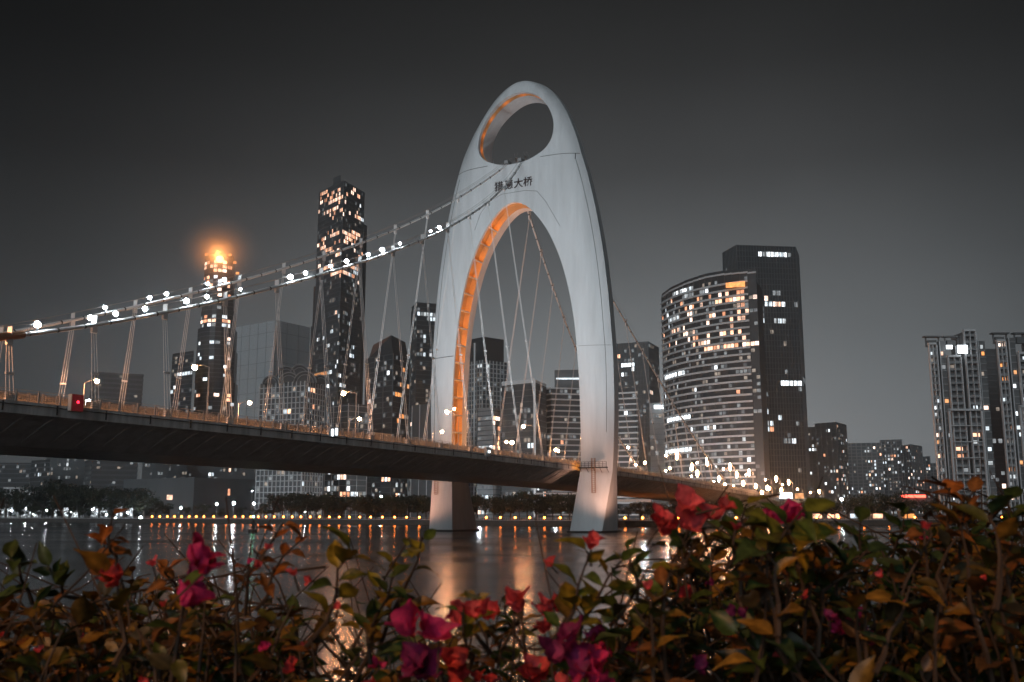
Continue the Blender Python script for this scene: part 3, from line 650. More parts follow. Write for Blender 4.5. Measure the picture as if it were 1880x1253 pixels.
# supertall with the glowing top
def profile_tower(name, label, rings, Y, zones, body, band, fh, curve=.35, cat='skyscraper', nseg=7, base_p=.02, bw=3.2, bandh=.7):
    """rings: (y pixel, left px, right px) from the top down; convex front built from facets"""
    rn = random.Random(sum(map(ord, label)))
    zt = W(rings[0][1], rings[0][0], Y).z
    e = empty(name, XY((rings[-1][1] + rings[-1][2]) / 2, Y) + UP * 2.2); tag(e, label, cat)
    mb = MB(); bd = MB(); wins = []
    for i, (y, l, r) in enumerate(rings):
        z1 = W(l, y, Y).z; z0 = W(l, rings[i + 1][0], Y).z if i + 1 < len(rings) else 2.2
        a, c = W(l, y, Y), W(r, y, Y); wd = c.x - a.x; cx = (a.x + c.x) / 2
        pts = []
        for k in range(nseg + 1):
            u = -1 + 2 * k / nseg; pts.append(Vector((cx + u * wd / 2, Y + wd * curve * (u * u) , 0)))
        back = [Vector((cx + wd * .42, Y + wd * .9, 0)), Vector((cx - wd * .42, Y + wd * .9, 0))]
        mb.prism(pts + back, z0, z1)
        for k, (p, q_) in enumerate(zip(pts[:-1], pts[1:])):
            d = q_ - p; L = d.length; d.normalize(); nrm = Vector((d.y, -d.x, 0))
            z = z0 + fh * .5
            n = max(1, int(L / bw))
            while z < z1 - fh * .4:
                bd.obox((p + q_) / 2 + nrm * .1 + UP * (z - fh / 2 + .004 * (k % 2)), d * (L / 2 + .05), nrm * .15, UP * bandh / 2)
                for j in range(n):
                    c_ = p + d * (L * (j + .5) / n) + UP * z; px, py_ = proj(c_); pr, colr = base_p, rn.choice('ccw')
                    for zx0, zx1, zy0, zy1, zp, zcx in zones:
                        if zx0 <= px <= zx1 and zy0 <= py_ <= zy1: pr, colr = zp, rn.choice(zcx)
                    if rn.random() < pr: wins.append((c_, d, nrm, L / n * .40, (fh - bandh) * .42, rn.choice(WM[colr])))
                z += fh
    mb.build('wall', BM[body], e); bd.build('floor_bands', BM[band], e)
    rn.shuffle(wins)
    for c, d, nrm, ww, hh, mt in wins[:100]: MB().obox(c + nrm * .06, d * ww, nrm * .04, UP * hh).build('lit_window', mt, e)
    if len(wins) > 100:
        r_ = MB(); mts = []; idx = []
        for c, d, nrm, ww, hh, mt in wins[100:]:
            r_.obox(c + nrm * .06, d * ww, nrm * .04, UP * hh)
            if mt not in mts: mts.append(mt)
            idx += [mts.index(mt)] * 6
        o = r_.build('more_lit_windows', None, e); o['kind'] = 'stuff'
        for mt in mts: o.data.materials.append(mt)
        o.data.polygons.foreach_set('material_index', idx)
    return e, zt
YC = 1000
ct, zt = profile_tower('skyscraper', 'tall tapering skyscraper with a glowing orange top behind the cables', [(466, 371, 423), (500, 369, 423.5), (535, 366, 424), (568, 363, 424), (600, 356, 424.5), (640, 353, 424.5), (700, 350, 424.5)], YC,
   [(368, 425, 480, 492, .5, 'w'), (368, 425, 492, 530, .5, 'w'), (388, 405, 500, 560, .2, 'c'), (366, 425, 530, 575, .3, 'wc'), (362, 425, 575, 586, .42, 'wc'), (360, 425, 586, 596, .85, 'w'), (360, 425, 596, 600, .6, 'c'), (355, 425, 625, 632, .4, 'c'), (352, 425, 636, 700, .09, 'c'), (350, 425, 700, 770, .07, 'cw')],
   'glass', 'banddk', 4.4, bw=3.4)
bc = W(405, 476, YC)
MB().ball((bc.x, YC - 2.5, bc.z - 1), 4.2, 7, 5, .9).ball((bc.x + 5, YC - 1.5, bc.z - 4), 2.4, 7, 5, .7).build('beacon', emis('beacon_orange', (1, .45, .18), 7), ct)
MB().add([], []) 
for dx, dz in ((-16, 6), (14, -3), (-3, 8), (9, 5), (17, -14), (-6, -4)):
    MB().obox((bc.x + dx, YC + abs(dx) * .25 - .3, bc.z + dz), (1.6, 0, 0), (0, .2, 0), (0, 0, 1.2)).build('crown_light', WM['o'][0], ct)
crown_pt = Vector((bc.x, YC - 9, bc.z + 2))
L = bpy.data.lights.new('beacon_light', 'POINT'); L.energy = 7e4; L.color = (1, .33, .08); L.shadow_soft_size = 5
o = bpy.data.objects.new('beacon_light', L); COL.objects.link(o); o.location = crown_pt
m = bpy.data.materials.new('mist'); m.use_nodes = True; t = m.node_tree; t.nodes.clear(); o_ = N(t, 'ShaderNodeOutputMaterial'); pv = N(t, 'ShaderNodeVolumeScatter', inp={'Color': (1, 1, 1, 1), 'Anisotropy': .2})
tcn = N(t, 'ShaderNodeTexCoord'); gr = N(t, 'ShaderNodeTexGradient', gradient_type='QUADRATIC_SPHERE'); t.links.new(tcn.outputs['Object'], gr.inputs[0])
ml_ = N(t, 'ShaderNodeMath', operation='MULTIPLY', inp={1: .045}); t.links.new(gr.outputs[0], ml_.inputs[0]); t.links.new(ml_.outputs[0], pv.inputs['Density']); t.links.new(pv.outputs[0], o_.inputs['Volume'])
mi = MB().ball((0, 0, 0), 1, 20, 14).build('mist', m); mi.location = crown_pt + Vector((2, -4, 4)); mi.scale = (46, 40, 40); tag(mi, 'thin cloud of mist glowing orange round the skyscraper top', 'mist', kind='stuff')
tower('office_tower', 'lower dark annex tower left of the glowing skyscraper', [(317, 985), (356, 965)], 650, 'glass', 'banddk', fh=4.2, bandh=.6, base_p=.03, bw=4, zones=[(310, 354, 670, 690, .15, 'c'), (312, 354, 705, 716, .3, 'c')])
M_net = BM['net'] = mat('net_grey', (.62, .64, .66), .9, noise=.05, nscale=.02)
tower('wrapped_building', 'huge pale hazy tower block wrapped in netting behind the cables', [(430, 1500), (506, 1440), (569, 1500)], 588, 'net', 'conc', fh=22, bandh=.5, base_p=0, thick=80, mull=18, mullw=.4, ref=1, dim=0)
# dark two faced skyscraper
ZI = [(583, 669, 342, 350, .25, 'w'), (618, 662, 346, 352, .6, 'w'), (588, 632, 352, 378, .42, 'w'), (630, 669, 352, 378, .25, 'w'), (584, 632, 378, 402, .20, 'w'), (630, 669, 388, 402, .5, 'w'), (583, 612, 402, 412, .08, 'c'),
      (600, 662, 424, 436, .6, 'w'), (583, 640, 436, 452, .33, 'w'), (640, 668, 436, 450, .4, 'w'), (583, 625, 450, 472, .45, 'w'), (648, 668, 452, 474, .4, 'w'), (583, 612, 484, 494, .4, 'w'), (604, 660, 496, 508, .75, 'w'), (640, 669, 474, 530, .22, 'wc'),
      (606, 650, 548, 553, .6, 'd'), (606, 650, 574, 578, .6, 'd'), (585, 660, 628, 633, .45, 'c'), (575, 672, 580, 800, .05, 'c'), (578, 600, 682, 690, .9, 'o')]
tower('skyscraper', 'tall dark two-faced skyscraper with scattered warm lit floors', [(586, 905), (631, 870), (669, 905)], 331, 'glass', 'banddk', fh=4.1, bandh=.5, mull=1.6, mullw=.16, bandd=.25, base_p=.012, dim=.07, ref=1, zones=ZI, bw=2.6, thick=45, cat='skyscraper')
sk = [o for o in bpy.data.objects if o.get('label', '').startswith('tall dark two-faced')][0]
def wing(par, foot, ytop, body, thick=20, z0=2.2, nm='wing'):
    zt_ = W(foot[0][0], ytop, foot[0][1]).z; F_ = [atz(px, zt_, Y) for px, Y in foot]; d0 = (F_[-1] - F_[0]).normalized(); bk = Vector((-d0.y, d0.x, 0))
    bk = Vector((F_[0] + F_[-1])).normalized()
    return MB().prism(F_ + [F_[-1] + bk * thick, F_[0] + bk * thick], z0, zt_).build(nm, BM[body], par)
wing(sk, [(576, 912), (587, 904)], 527, 'glass'); wing(sk, [(571, 914), (578, 908)], 600, 'glass'); wing(sk, [(668, 906), (674, 912)], 412, 'glass')
wing(sk, [(612, 899), (626, 890)], 327, 'glass2', 10)
e = sk; boxpx(600, 604, 697, 712, 880, .5).build('white_sign', WM['C'][0], e)
# behind/right of it
g1 = tower('office_tower', 'dark glass office tower with a slanted crown and orange windows', [(672, 770), (722, 745), (752, 770)], 650, 'glass', 'banddk', fh=4, bandh=.5, mull=9, mullw=.5, base_p=.02, ref=1,
   zones=[(682, 700, 650, 657, .8, 'o'), (735, 752, 672, 680, .7, 'o'), (728, 752, 697, 712, .4, 'o'), (720, 736, 722, 730, .7, 'o'), (670, 690, 718, 725, .7, 'o'), (675, 700, 725, 760, .18, 'wc'), (722, 750, 745, 790, .15, 'ow'), (672, 750, 868, 925, .16, 'cw')], bw=3.6)
F_ = g1['F']; zt_ = g1['z']; z2 = W(705, 617, 750).z
cr_ = MB(); A = [Vector((F_[0].x + 2, F_[0].y, zt_)), Vector((F_[1].x, F_[1].y, zt_)), Vector((F_[2].x - 1, F_[2].y, zt_))]; back = g1['back'] * 25
top = [Vector((F_[0].x + 5, F_[0].y + 3, z2 - 3)), Vector((F_[1].x - 2, F_[1].y + 2, z2)), Vector((F_[2].x - 4, F_[2].y + 3, z2 - 1))]
vs = A + [A[2] + back, A[0] + back] + top + [top[2] + back, top[0] + back]
cr_.add(vs, [(i, (i + 1) % 5, 5 + (i + 1) % 5, 5 + i) for i in range(5)] + [(5, 6, 7, 8, 9)]); cr_.build('crown', BM['glass'], g1['e'])
g = tower('office_tower', 'slim dark tower with white floors just left of the far pylon leg', [(755, 905), (766, 880), (812, 890)], 555, 'glass', 'banddk', fh=4.1, bandh=.5, base_p=.015, ref=1, thick=28,
   zones=[(768, 800, 574, 578, .7, 'c'), (762, 800, 578, 588, .6, 'c'), (770, 800, 590, 598, .2, 'c'), (770, 800, 616, 632, .25, 'c'), (764, 800, 648, 654, .7, 'c'), (755, 800, 782, 800, .4, 'o'), (755, 830, 868, 925, .12, 'cw')])
tower('glass_block', 'low blue-grey glass podium block between the slanted crown tower and the arch', [(757, 720), (800, 700), (856, 715)], 745, 'glass2', 'band', fh=40, bandh=0, dim=0, mull=7, mullw=.4, base_p=0, thick=25, ref=0, zones=[(760, 800, 868, 925, .2, 'c')])
tower('glass_block', 'low glass podium block with orange lit floors beside the hotel', [(600, 715), (640, 700), (676, 712)], 745, 'glass2', 'band', fh=4, bandh=.3, mull=6, mullw=.4, base_p=.03, thick=25,
   zones=[(600, 625, 865, 915, .5, 'cd'), (625, 645, 868, 915, .4, 'wc'), (645, 676, 868, 915, .22, 'cd'), (625, 640, 775, 779, .9, 'o')])
g = tower('office_tower', 'pale grid tower with a dark rounded crown framed by the arch', [(857, 800), (886, 785), (931, 800)], 661, 'glass2', 'band', fh=3.6, bandh=.8, bandd=.35, mull=3.2, mullw=.7, base_p=.03, bw=3.2, thick=32, ref=1,
   zones=[(876, 900, 668, 684, .5, 'c'), (858, 870, 690, 790, .08, 'w'), (890, 930, 700, 780, .06, 'c'), (860, 930, 870, 920, .1, 'cw')])
wing(g['e'], [(863, 806), (888, 792), (925, 806)], 624, 'glass', 26, nm='crown')
boxpx(868, 871, 630, 912, 783, 1.0).build('vertical_fin', BM['white'], g['e'])
tower('apartment_block', 'narrow grey block with an orange lit side in front of the grid tower', [(877, 700), (905, 690), (918, 700)], 748, 'conc', 'dk', fh=3.4, bandh=.5, base_p=.12, bw=3, ref=1, thick=14, zones=[(905, 918, 750, 850, .3, 'w'), (880, 904, 760, 850, .2, 'c')])
g = tower('office_tower', 'black glass tower edged with a white frame inside the arch', [(921, 690), (981, 672), (1003, 700)], 700, 'dk', 'banddk', fh=4, bandh=.4, base_p=.012, ref=1, thick=26, zones=[(930, 978, 730, 750, .05, 'c'), (945, 975, 808, 822, .3, 'c'), (925, 1000, 870, 920, .1, 'c')])
F_ = g['F']; zz = g['z']; fr = MB()
fr.obox((F_[0] + F_[1]) / 2 + UP * (zz + .3) - Vector((0, .6, 0)), (F_[1] - F_[0]) / 2, Vector((0, .5, 0)), UP * 1.4); fr.obox(F_[1] + UP * (zz / 2 + 1.7) - Vector((0, .8, 0)), Vector((.75, 0, 0)), Vector((0, .7, 0)), UP * (zz / 2 - .8))
fr.obox((F_[1] + F_[2]) / 2 + UP * (zz + .3), (F_[2] - F_[1]) / 2, Vector((0, .5, 0)), UP * 1.0); fr.build('white_frame', BM['white'], g['e'])
g = tower('office_block', 'striped office block with pale floor bands inside the arch', [(985, 735), (1012, 715), (1110, 725)], 712, 'glass', 'band', fh=4.1, bandh=1.0, bandd=.7, base_p=.015, ref=1, zones=[(1005, 1045, 742, 749, .75, 'C'), (990, 1060, 868, 920, .15, 'c')], thick=30)
wing(g['e'], [(1018, 745), (1075, 742)], 680, 'mid', 22, nm='upper_block'); boxpx(1021, 1066, 694, 697, 741.5, .5).build('lit_strip', WM['c'][0], g['e'])
# right of the pylon
tower('office_tower', 'grey slab tower with a dark right face beside the pylon', [(1120, 850), (1190, 835), (1209, 865)], 627, 'glass2', 'banddk', fh=4, bandh=.5, mull=2.4, mullw=.3, base_p=.02, ref=1, zones=[(1135, 1175, 650, 656, .5, 'w'), (1140, 1170, 665, 672, .8, 'C'), (1135, 1172, 684, 695, .3, 'c')])
tower('office_block', 'low office block with bright white floor bands beside the pylon', [(1105, 700), (1168, 690)], 715, 'glass', 'white', fh=4, bandh=1.1, bandd=.8, base_p=.02)
tower('office_block', 'small pale block with a lit white sign by the round tower', [(1192, 760), (1224, 752)], 741, 'pale', 'conc', fh=4, bandh=.25, base_p=.02, thick=20)
boxpx(1201, 1218, 744, 751, 750, .8).build('roof_sign', WM['C'][0], [o for o in bpy.data.objects if o.get('label', '').startswith('small pale block')][0])
# round fronted banded tower
def round_tower():
    Yq = 600; e = empty('office_tower', XY(1300, Yq) + UP * 2.2); tag(e, 'broad round-fronted office tower with pale curved floor bands', 'office tower')
    rn = random.Random(11); l, r = atz(1215, 150, 655), atz(1388, 150, 585)
    d = (r - l); L = d.length; d.normalize(); nrm = Vector((d.y, -d.x, 0)); n = 18; pts = []
    for k in range(n + 1):
        u = k / n; pts.append(l + d * (L * u) + nrm * (4 * u * (1 - u)) * 11)
    # roof line rises in steps to the right
    def ztop(u):
        p_ = l + d * (L * u) + nrm * (4 * u * (1 - u)) * 11; px_ = proj(p_ + UP * 145)[0]
        return W(px_, interp(px_, [(1214, 541), (1233, 527), (1262, 514), (1295, 503), (1324, 498), (1366, 494), (1400, 494)]), p_.y).z
    full_b = Vector((r.x, r.y, 0)).normalized() * 24; mb = MB()
    for k in range(n):
        zz = ztop((k + .5) / n); mb.prism([pts[k], pts[k + 1], pts[k + 1] + full_b, pts[k] + full_b], 2.2, zz)
    mb.build('wall', BM['glass'], e)
    bd = MB(); wins = []; fl = MB(); fh = 4.05
    for k in range(n):
        a, b_ = pts[k], pts[k + 1]; dd = b_ - a; LL = dd.length; dd.normalize(); nn = Vector((dd.y, -dd.x, 0)); zz = ztop((k + .5) / n)
        z = 6.0; i = 0
        last = k >= n - 1
        while z < zz - 5:
            if not last: bd.obox((a + b_) / 2 + nn * .55 + UP * (z + .003 * (k % 2)), dd * (LL / 2 + .06), nn * .6, UP * .55)
            for j in range(2):
                c = a + dd * (LL * (j + .5) / 2) + UP * (z + fh / 2); px, py_ = proj(c); pr, cl_ = .02, 'c'
                for zx0, zx1, zy0, zy1, zp, zcx in [(1215, 1390, 530, 640, .16, 'w'), (1300, 1385, 535, 560, .45, 'w'), (1255, 1345, 575, 640, .3, 'w'), (1215, 1300, 528, 545, .5, 'c'), (1240, 1275, 528, 545, .95, 'c'), (1222, 1250, 560, 605, .25, 'c'), (1280, 1390, 628, 642, .7, 'w'), (1218, 1325, 676, 696, .0, 'C'),
                    (1340, 1360, 712, 720, .9, 'w'), (1322, 1345, 724, 732, .7, 'w'), (1262, 1330, 780, 792, .6, 'c'), (1225, 1395, 805, 860, .1, 'c')]:
                    if zx0 <= px <= zx1 and zy0 <= py_ <= zy1: pr, cl_ = zp, zcx
                yl = py_ - (1325 - px) * .12
                if px < 1323 and 676 < yl < 682.5: pr, cl_ = .95, 'C'
                if px < 1266 and 754 < yl < 761: pr, cl_ = .97, 'C'
                if px < 1268 and 815 < yl < 822: pr, cl_ = .97, 'C'
                if rn.random() < pr: wins.append((c, dd, nn, LL / 4 * .86, 1.15, rn.choice(WM[cl_])))
                if rn.random() < .35: wins.append((c, dd, nn, LL / 4 * .8, 1.0, WM['d'][rn.randrange(3)])) if rn.random() < .6 else None
            z += fh
        for q_ in (a,): fl.obox(q_ + nn * .2 + UP * (zz / 2), dd * .18, nn * .25, UP * (zz / 2 - 2))
        bd.obox((a + b_) / 2 + nn * .3 + UP * (zz - 2.4), dd * (LL / 2 + .03), nn * .35, UP * .5)
    bd.build('floor_bands', BM['band'], e); fl.build('mullions', BM['dk'], e)
    rn.shuffle(wins)
    for c, d_, n_, ww, hh, mt in wins[:100]: MB().obox(c + n_ * .07, d_ * ww, n_ * .05, UP * hh).build('lit_window', mt, e)
    r_ = MB(); mts = []; idx = []
    for c, d_, n_, ww, hh, mt in wins[100:]:
        r_.obox(c + n_ * .07, d_ * ww, n_ * .05, UP * hh)
        if mt not in mts: mts.append(mt)
        idx += [mts.index(mt)] * 6
    o = r_.build('more_lit_windows', None, e); o['kind'] = 'stuff'
    for mt in mts: o.data.materials.append(mt)
    o.data.polygons.foreach_set('material_index', idx)
    zq = W(1365, 526, 590).z; MB().obox(W(1350, 523, 589), Vector((5.2, -2, 0)), Vector((.3, .6, 0)), UP * 1.5).build('roof_sign', WM['o'][0], e)
    # side wall to the right
    wing(e, [(1386, 590), (1399, 620)], 512, 'mid', 14, nm='side_wall')
round_tower()
tower('skyscraper', 'tall plain dark slab tower with chamfered corner behind the round tower', [(1327, 722), (1352, 700), (1460, 705), (1466, 730)], 450, 'glass', 'mid', fh=4.1, bandh=.32, bandd=.35, mull=2.1, mullw=.28, base_p=.008, ref=1, thick=30, cat='skyscraper', dim=.03,
   zones=[(1385, 1460, 466, 474, .7, 'c'), (1400, 1450, 548, 560, .35, 'wc'), (1395, 1445, 584, 594, .6, 'c'), (1425, 1450, 628, 636, .5, 'd'), (1410, 1435, 645, 651, .6, 'c'), (1430, 1480, 696, 706, .97, 'C'), (1436, 1460, 806, 816, .6, 'c'), (1425, 1480, 822, 830, .6, 'c'), (1398, 1412, 750, 880, .3, 'c')])
# flats right of it
def flats(label, foot, ytop, body='conc', p=.12, thick=16, **k):
    k.setdefault('ref', 1)
    return tower('apartment_tower', label, foot, ytop, 'glass2', 'mid' if body in ('mid', 'dk') else 'conc', fh=3.2, bandh=.7, bandd=.3, mull=4.5, mullw=.9, base_p=p, bw=2.6, winw=.6, winh=.7, thick=thick, cat='apartment tower', **k)
flats('narrow grey apartment tower right behind the tall slab tower', [(1476, 830), (1500, 825)], 784, 'mid', .06)
flats('apartment tower with orange lit windows and a pinkish side wall', [(1497, 800), (1535, 785), (1553, 810)], 775, 'mid', .13)
flats('left block of the pale distant apartment row', [(1553, 960), (1618, 950)], 813, 'conc', .12)
flats('tallest block of the pale distant apartment row', [(1616, 980), (1655, 970)], 807, 'conc', .12)
g = flats('pale apartment block with a white corner strip in the distant row', [(1653, 960), (1672, 940), (1692, 965)], 816, 'pale', .12)
flats('short pale apartment block near the right of the distant row', [(1690, 1050), (1707, 1040)], 838, 'conc', .12)
flats('last low apartment block of the distant row beside the balcony tower', [(1704, 1100), (1730, 1090)], 850, 'conc', .1)
# big balcony tower on the right
def balcony_tower(x0, label, ytop, Y, x1, seed, p=.1):
    rn = random.Random(seed); e = empty('apartment_tower', XY((x0 + x1) / 2, Y) + UP * 2.2); tag(e, label, 'apartment tower')
    def X(px): return atz(px, 85, Y).x
    zt_ = W(x0, ytop, Y).z; w_ = x1 - x0
    cols = [(0, .13, 0, 0, 'bal'), (.13, .20, 3.0, 0, 'rec'), (.20, .30, -.5, 2, 'win'), (.30, .52, -1.2, -6, 'bal'), (.52, .60, 2.0, 0, 'rec'), (.60, .80, -1.8, 6, 'bal'), (.80, .88, 1.5, 0, 'rec'), (.88, 1.0, -.6, 2, 'win')]
    wl = MB(); sl_ = MB(); fr = MB(); wins = []; bal = []
    for u0, u1, dy, dz, ty in cols:
        xa, xb = X(x0 + w_ * u0), X(x0 + w_ * u1); yy = Y + dy; top_ = zt_ + dz
        wl.box(((xa + xb) / 2, Y + 5.3, (top_ + 2.2) / 2), xb - xa - .01, 8.6 - 2 * dy, top_ - 2.2) if u0 > 0 else wl.box(((xa + xb) / 2 + .6, yy + 2.5, (top_ + 2.2) / 2), xb - xa - 1.2, 3, top_ - 2.2)
        z = 4.0
        while z < top_ - 2:
            if ty == 'bal':
                bal.append(MB().box(((xa + xb) / 2, yy + .15, z), xb - xa - .3, 1.9, .28).box(((xa + xb) / 2, yy - .75, z + .55), xb - xa - .4, .06, .75))
            elif ty == 'win': sl_.box(((xa + xb) / 2, yy + .9, z), xb - xa - .2, .5, .5)
            if rn.random() < (p if ty != 'rec' else p * .4):
                hw = (xb - xa) * rn.uniform(.14, .32); c = rn.uniform(xa + hw, xb - hw); wins.append(((c, (yy + .97) if u0 > 0 else yy + .95, z + 1.75), hw, rn.choice(WM[rn.choice('ccccwdo')])))
            z += 3.15
        if ty == 'bal': 
            for xx in (xa, xb, (xa + xb) / 2): fr.box((xx, yy - .3, top_ / 2 + 1), .5 if xx != (xa + xb) / 2 else .25, 1.4, top_ - 2)
            fr.box(((xa + xb) / 2, yy + .3, top_ + .6), xb - xa, 2.4, .9)
        else:
            fr.box((xa, yy - .1 + 1, top_ / 2 + 1), .35, .6, top_ - 2)
    # big frame motif
    xa, xb = X(x0 + w_ * .22), X(x0 + w_ * .78)
    za = W(x0, ytop + 120, Y).z
    for xx in (xa, xb): fr.box((xx, Y - 3.3, za / 2), .9, .8, za)
    fr.box(((xa + xb) / 2, Y - 3.3, za), xb - xa + .9, .8, .9)
    for kk in range(1, 6): fr.box(((xa + xb) / 2, Y - 3.1, za * (1 - kk * .14)), xb - xa - .9, .5, .35)
    # rooftop frames
    rf = MB()
    for u in (.02, .36, .62):
        xx = X(x0 + w_ * u); rf.box((xx + 3, Y + 4, zt_ + 4.6), 8, 3, .6); rf.box((xx, Y + 4, zt_ + 2), .6, .6, 4.6); rf.box((xx + 6, Y + 4, zt_ + 2), .6, .6, 4.6); rf.box((xx + 3, Y + 5, zt_ + 1.5), 4, 2, 3)
    wl.build('wall', BM['mid'], e); sl_.build('window_ledges', BM['conc'], e); fr.build('facade_frame', BM['band'], e); rf.build('roof_frame', BM['mid'], e); many(bal, 'balcony', BM['conc'], e)
    for c, hw, mt in wins[:100]: MB().box(c, hw * 2, .1, 1.7).build('lit_window', mt, e)
    return e
bt = balcony_tower(1704, 'large balcony apartment tower with pale frames on the right', 634, 455, 1808, 5, .2)
boxpx(1759, 1777, 634, 649, 451.5, .4).build('lit_window', WM['C'][0], bt); boxpx(1738, 1749, 634, 641, 452, .4).build('lit_window', WM['C'][0], bt)
flats('dark recessed apartment tower between the two balcony towers', [(1806, 500), (1850, 500)], 642, 'dk', .14, ref=0)
balcony_tower(1829, 'balcony apartment tower cut off by the right edge with orange floors', 628, 450, 1945, 9, .24)
# low structures on the far bank
def pavilion(label, parts, Y):
    e = empty('pavilion', XY(parts[0][0], Y) + UP * 2.2); tag(e, label, 'pavilion')
    for x0, x1, y0, y1 in parts: boxpx(x0, x1, y0, y1, Y, 6).build('roof_slab', BM['white'], e)
    a = W(parts[0][0] + 2, parts[0][3], Y); MB().box((a.x, Y + 3, (a.z + 2.2) / 2), .6, .6, a.z - 2.2).build('support', BM['conc'], e)
    b_ = W(parts[0][1] - 2, parts[0][3], Y); MB().box((b_.x, Y + 3, (b_.z + 2.2) / 2), .6, .6, b_.z - 2.2).build('support', BM['conc'], e)
pavilion('white angular pavilion roof above the trees at the far left', [(6, 36, 895, 897.5), (6, 17, 907, 909), (17, 19, 897, 908), (34, 36, 897, 903)], 640)
pavilion('white stepped canopy roof right of the angular pavilion', [(54, 99, 907, 910), (41, 57, 899, 901), (41, 43, 900, 906), (55, 57, 900, 910)], 638)
pavilion('white ribbed canopy under the deck right of the pylon', [(1130, 1195, 917, 922)], 470)
pavilion('low white two-tier flyover between the pylon legs', [(985, 1060, 905, 908), (995, 1060, 919, 922)], 480)
for k_, (px, py, Y) in enumerate([(700, 912, 660), (880, 915, 640), (1020, 915, 640), (1180, 905, 600), (1222, 915, 560), (1262, 908, 545), (1318, 915, 535), (1366, 905, 540)]):
    p = W(px, py, Y); e = empty('fill_lamp', (p.x, p.y, 2.2)); tag(e, 'added white lamp brightening the foot of the riverside offices, %s in its row' % ORD[k_], 'lamp', 'added lamps below the offices')
    MB().tube([(p.x, p.y, 2.2), (p.x, p.y, p.z - .2)], .12, 5).build('pole', M['steel'], e); MB().ball(p, .6, 10, 8).build('globe', M['bulb_pl'], e)  # lamps added to brighten the lower facades
# ------------------------------------------------------------------ promenade lamps and quay lights
ql = empty('quay_lamp'); MB().tube([(0, 0, 0), (0, 0, .75)], .07, 5).build('post', M['dark'], ql); MB().ball((0, 0, 1.0), .42, 10, 8).build('globe', M['bulb_p'], ql)
qx = [279, 293, 307, 320, 333, 347, 360, 374, 392, 415, 431, 446, 460, 474, 488, 503, 520, 536, 552, 569, 586.5, 604, 622.5, 641, 660, 680, 701.5, 724, 746, 769, 792.5, 817, 842, 867, 892, 918, 945, 971.6, 999, 1027.6, 1058, 1088, 1118, 1148, 1180, 1213, 1246, 1280, 1316, 1352, 1388, 1424, 1460, 1500, 1540, 1586, 1632, 1680, 1730, 1785, 1840]
for i, px in enumerate(qx):
    o = ql if i == 0 else copy_tree(ql); p, d = along_shore(px); n_ = Vector((-d.y, d.x, 0)); n_ = n_ if n_.y > 0 else -n_
    o.location = p + n_ * .3 + UP * 2.5; tag(o, 'small orange globe lamp on the far quay wall, %s from the left' % od(i), 'lamp', 'orange lamps in a row along the quay')
wl_ = empty('park_lamp'); MB().tube([(0, 0, 0), (0, 0, 1)], .008, 5).build('pole', M['steel'], wl_)
for i, (px, py, Y, r) in enumerate([(11, 942, 650, .5), (212, 952, 640, .6), (258, 951, 585, .75), (332, 933, 600, .5), (398, 926, 590, .5), (429, 924, 590, .8), (463, 902, 640, .3), (466, 925, 590, .6), (499, 925, 585, .5), (560, 940, 560, .3), (1545, 917, 600, .8)], start=0):
    p = W(px, py, Y); e = empty('park_lamp', (p.x, p.y, 2.2)); tag(e, 'bright white park lamp on the far bank, %s from the left' % ORD[i], 'lamp', 'white park lamps on the far bank')
    MB().tube([(p.x, p.y, 2.2), (p.x, p.y, p.z - .2)], .1, 5).build('pole', M['steel'], e); MB().ball(p, r, 10, 8).build('globe', M['bulb_wp'], e)
for c in list(wl_.children): bpy.data.objects.remove(c)
bpy.data.objects.remove(wl_)
m = bpy.data.materials.new('foliage_glow'); m.use_nodes = True; t = m.node_tree; b = t.nodes['Principled BSDF']; b.inputs['Base Color'].default_value = (.1, .1, .1, 1); b.inputs['Emission Color'].default_value = (.85, .94, 1, 1)
g = N(t, 'ShaderNodeNewGeometry'); nn = N(t, 'ShaderNodeTexNoise', inp={'Scale': .9, 'Detail': 4, 'Roughness': .7}); t.links.new(g.outputs['Position'], nn.inputs[0])
r = N(t, 'ShaderNodeMapRange', inp={1: .47, 2: .60, 3: .02, 4: 2.2}); t.links.new(nn.outputs[0], r.inputs[0]); t.links.new(r.outputs[0], b.inputs['Emission Strength']); M['glow_front'] = m; m.cycles.emission_sampling = 'NONE'  # noise-broken emission imitating lamp-lit foliage
# made-up boxes with noisy glow standing in for lit foliage behind left trees
rn = random.Random(21)
for i in range(10):
    px = [9, 38, 60, 98, 121, 139, 176, 190, 218, 240][i]; Y = 668 + rn.uniform(-4, 6); a = W(px, 950, Y)
    e = empty('kiosk', (a.x, Y, 2.2)); tag(e, 'low added box, noisy white glow for lit foliage behind left trees, %s from the left' % ORD[i], 'kiosk', 'added glow boxes behind the left trees')
    wd = rn.uniform(4, 12); hh = rn.uniform(3, 8.5); MB().box((a.x, Y + 3, 2.2 + hh / 2), wd, 5, hh).build('wall', BM['mid'], e); MB().box((a.x, Y + 2.6, 2.4 + hh), wd + 1, 7, .4).build('roof', BM['conc'], e)
    MB().box((a.x, Y + .4, 2.4 + hh / 2), wd * .85, .1, hh * .8).build('lit_front', M['glow_front'], e)
for i, px in enumerate([1500, 1530, 1572, 1610, 1668, 1742, 1798]):
    Y = 520; a = W(px, 940, Y); e = empty('kiosk', (a.x, Y, 2.2)); tag(e, 'low riverside kiosk with warm lit front right of the bridge, %s from the left' % ORD[i], 'kiosk', 'lit kiosks on the right bank')
    MB().box((a.x, Y + 3, 4.2), 7, 5, 4).build('wall', BM['mid'], e); MB().box((a.x, Y + 2.6, 6.4), 8, 7, .4).build('roof', BM['conc'], e); MB().box((a.x, Y + .4, 3.9), 6, .1, 2.2).build('lit_front', WM[rn.choice('wco')][0], e)
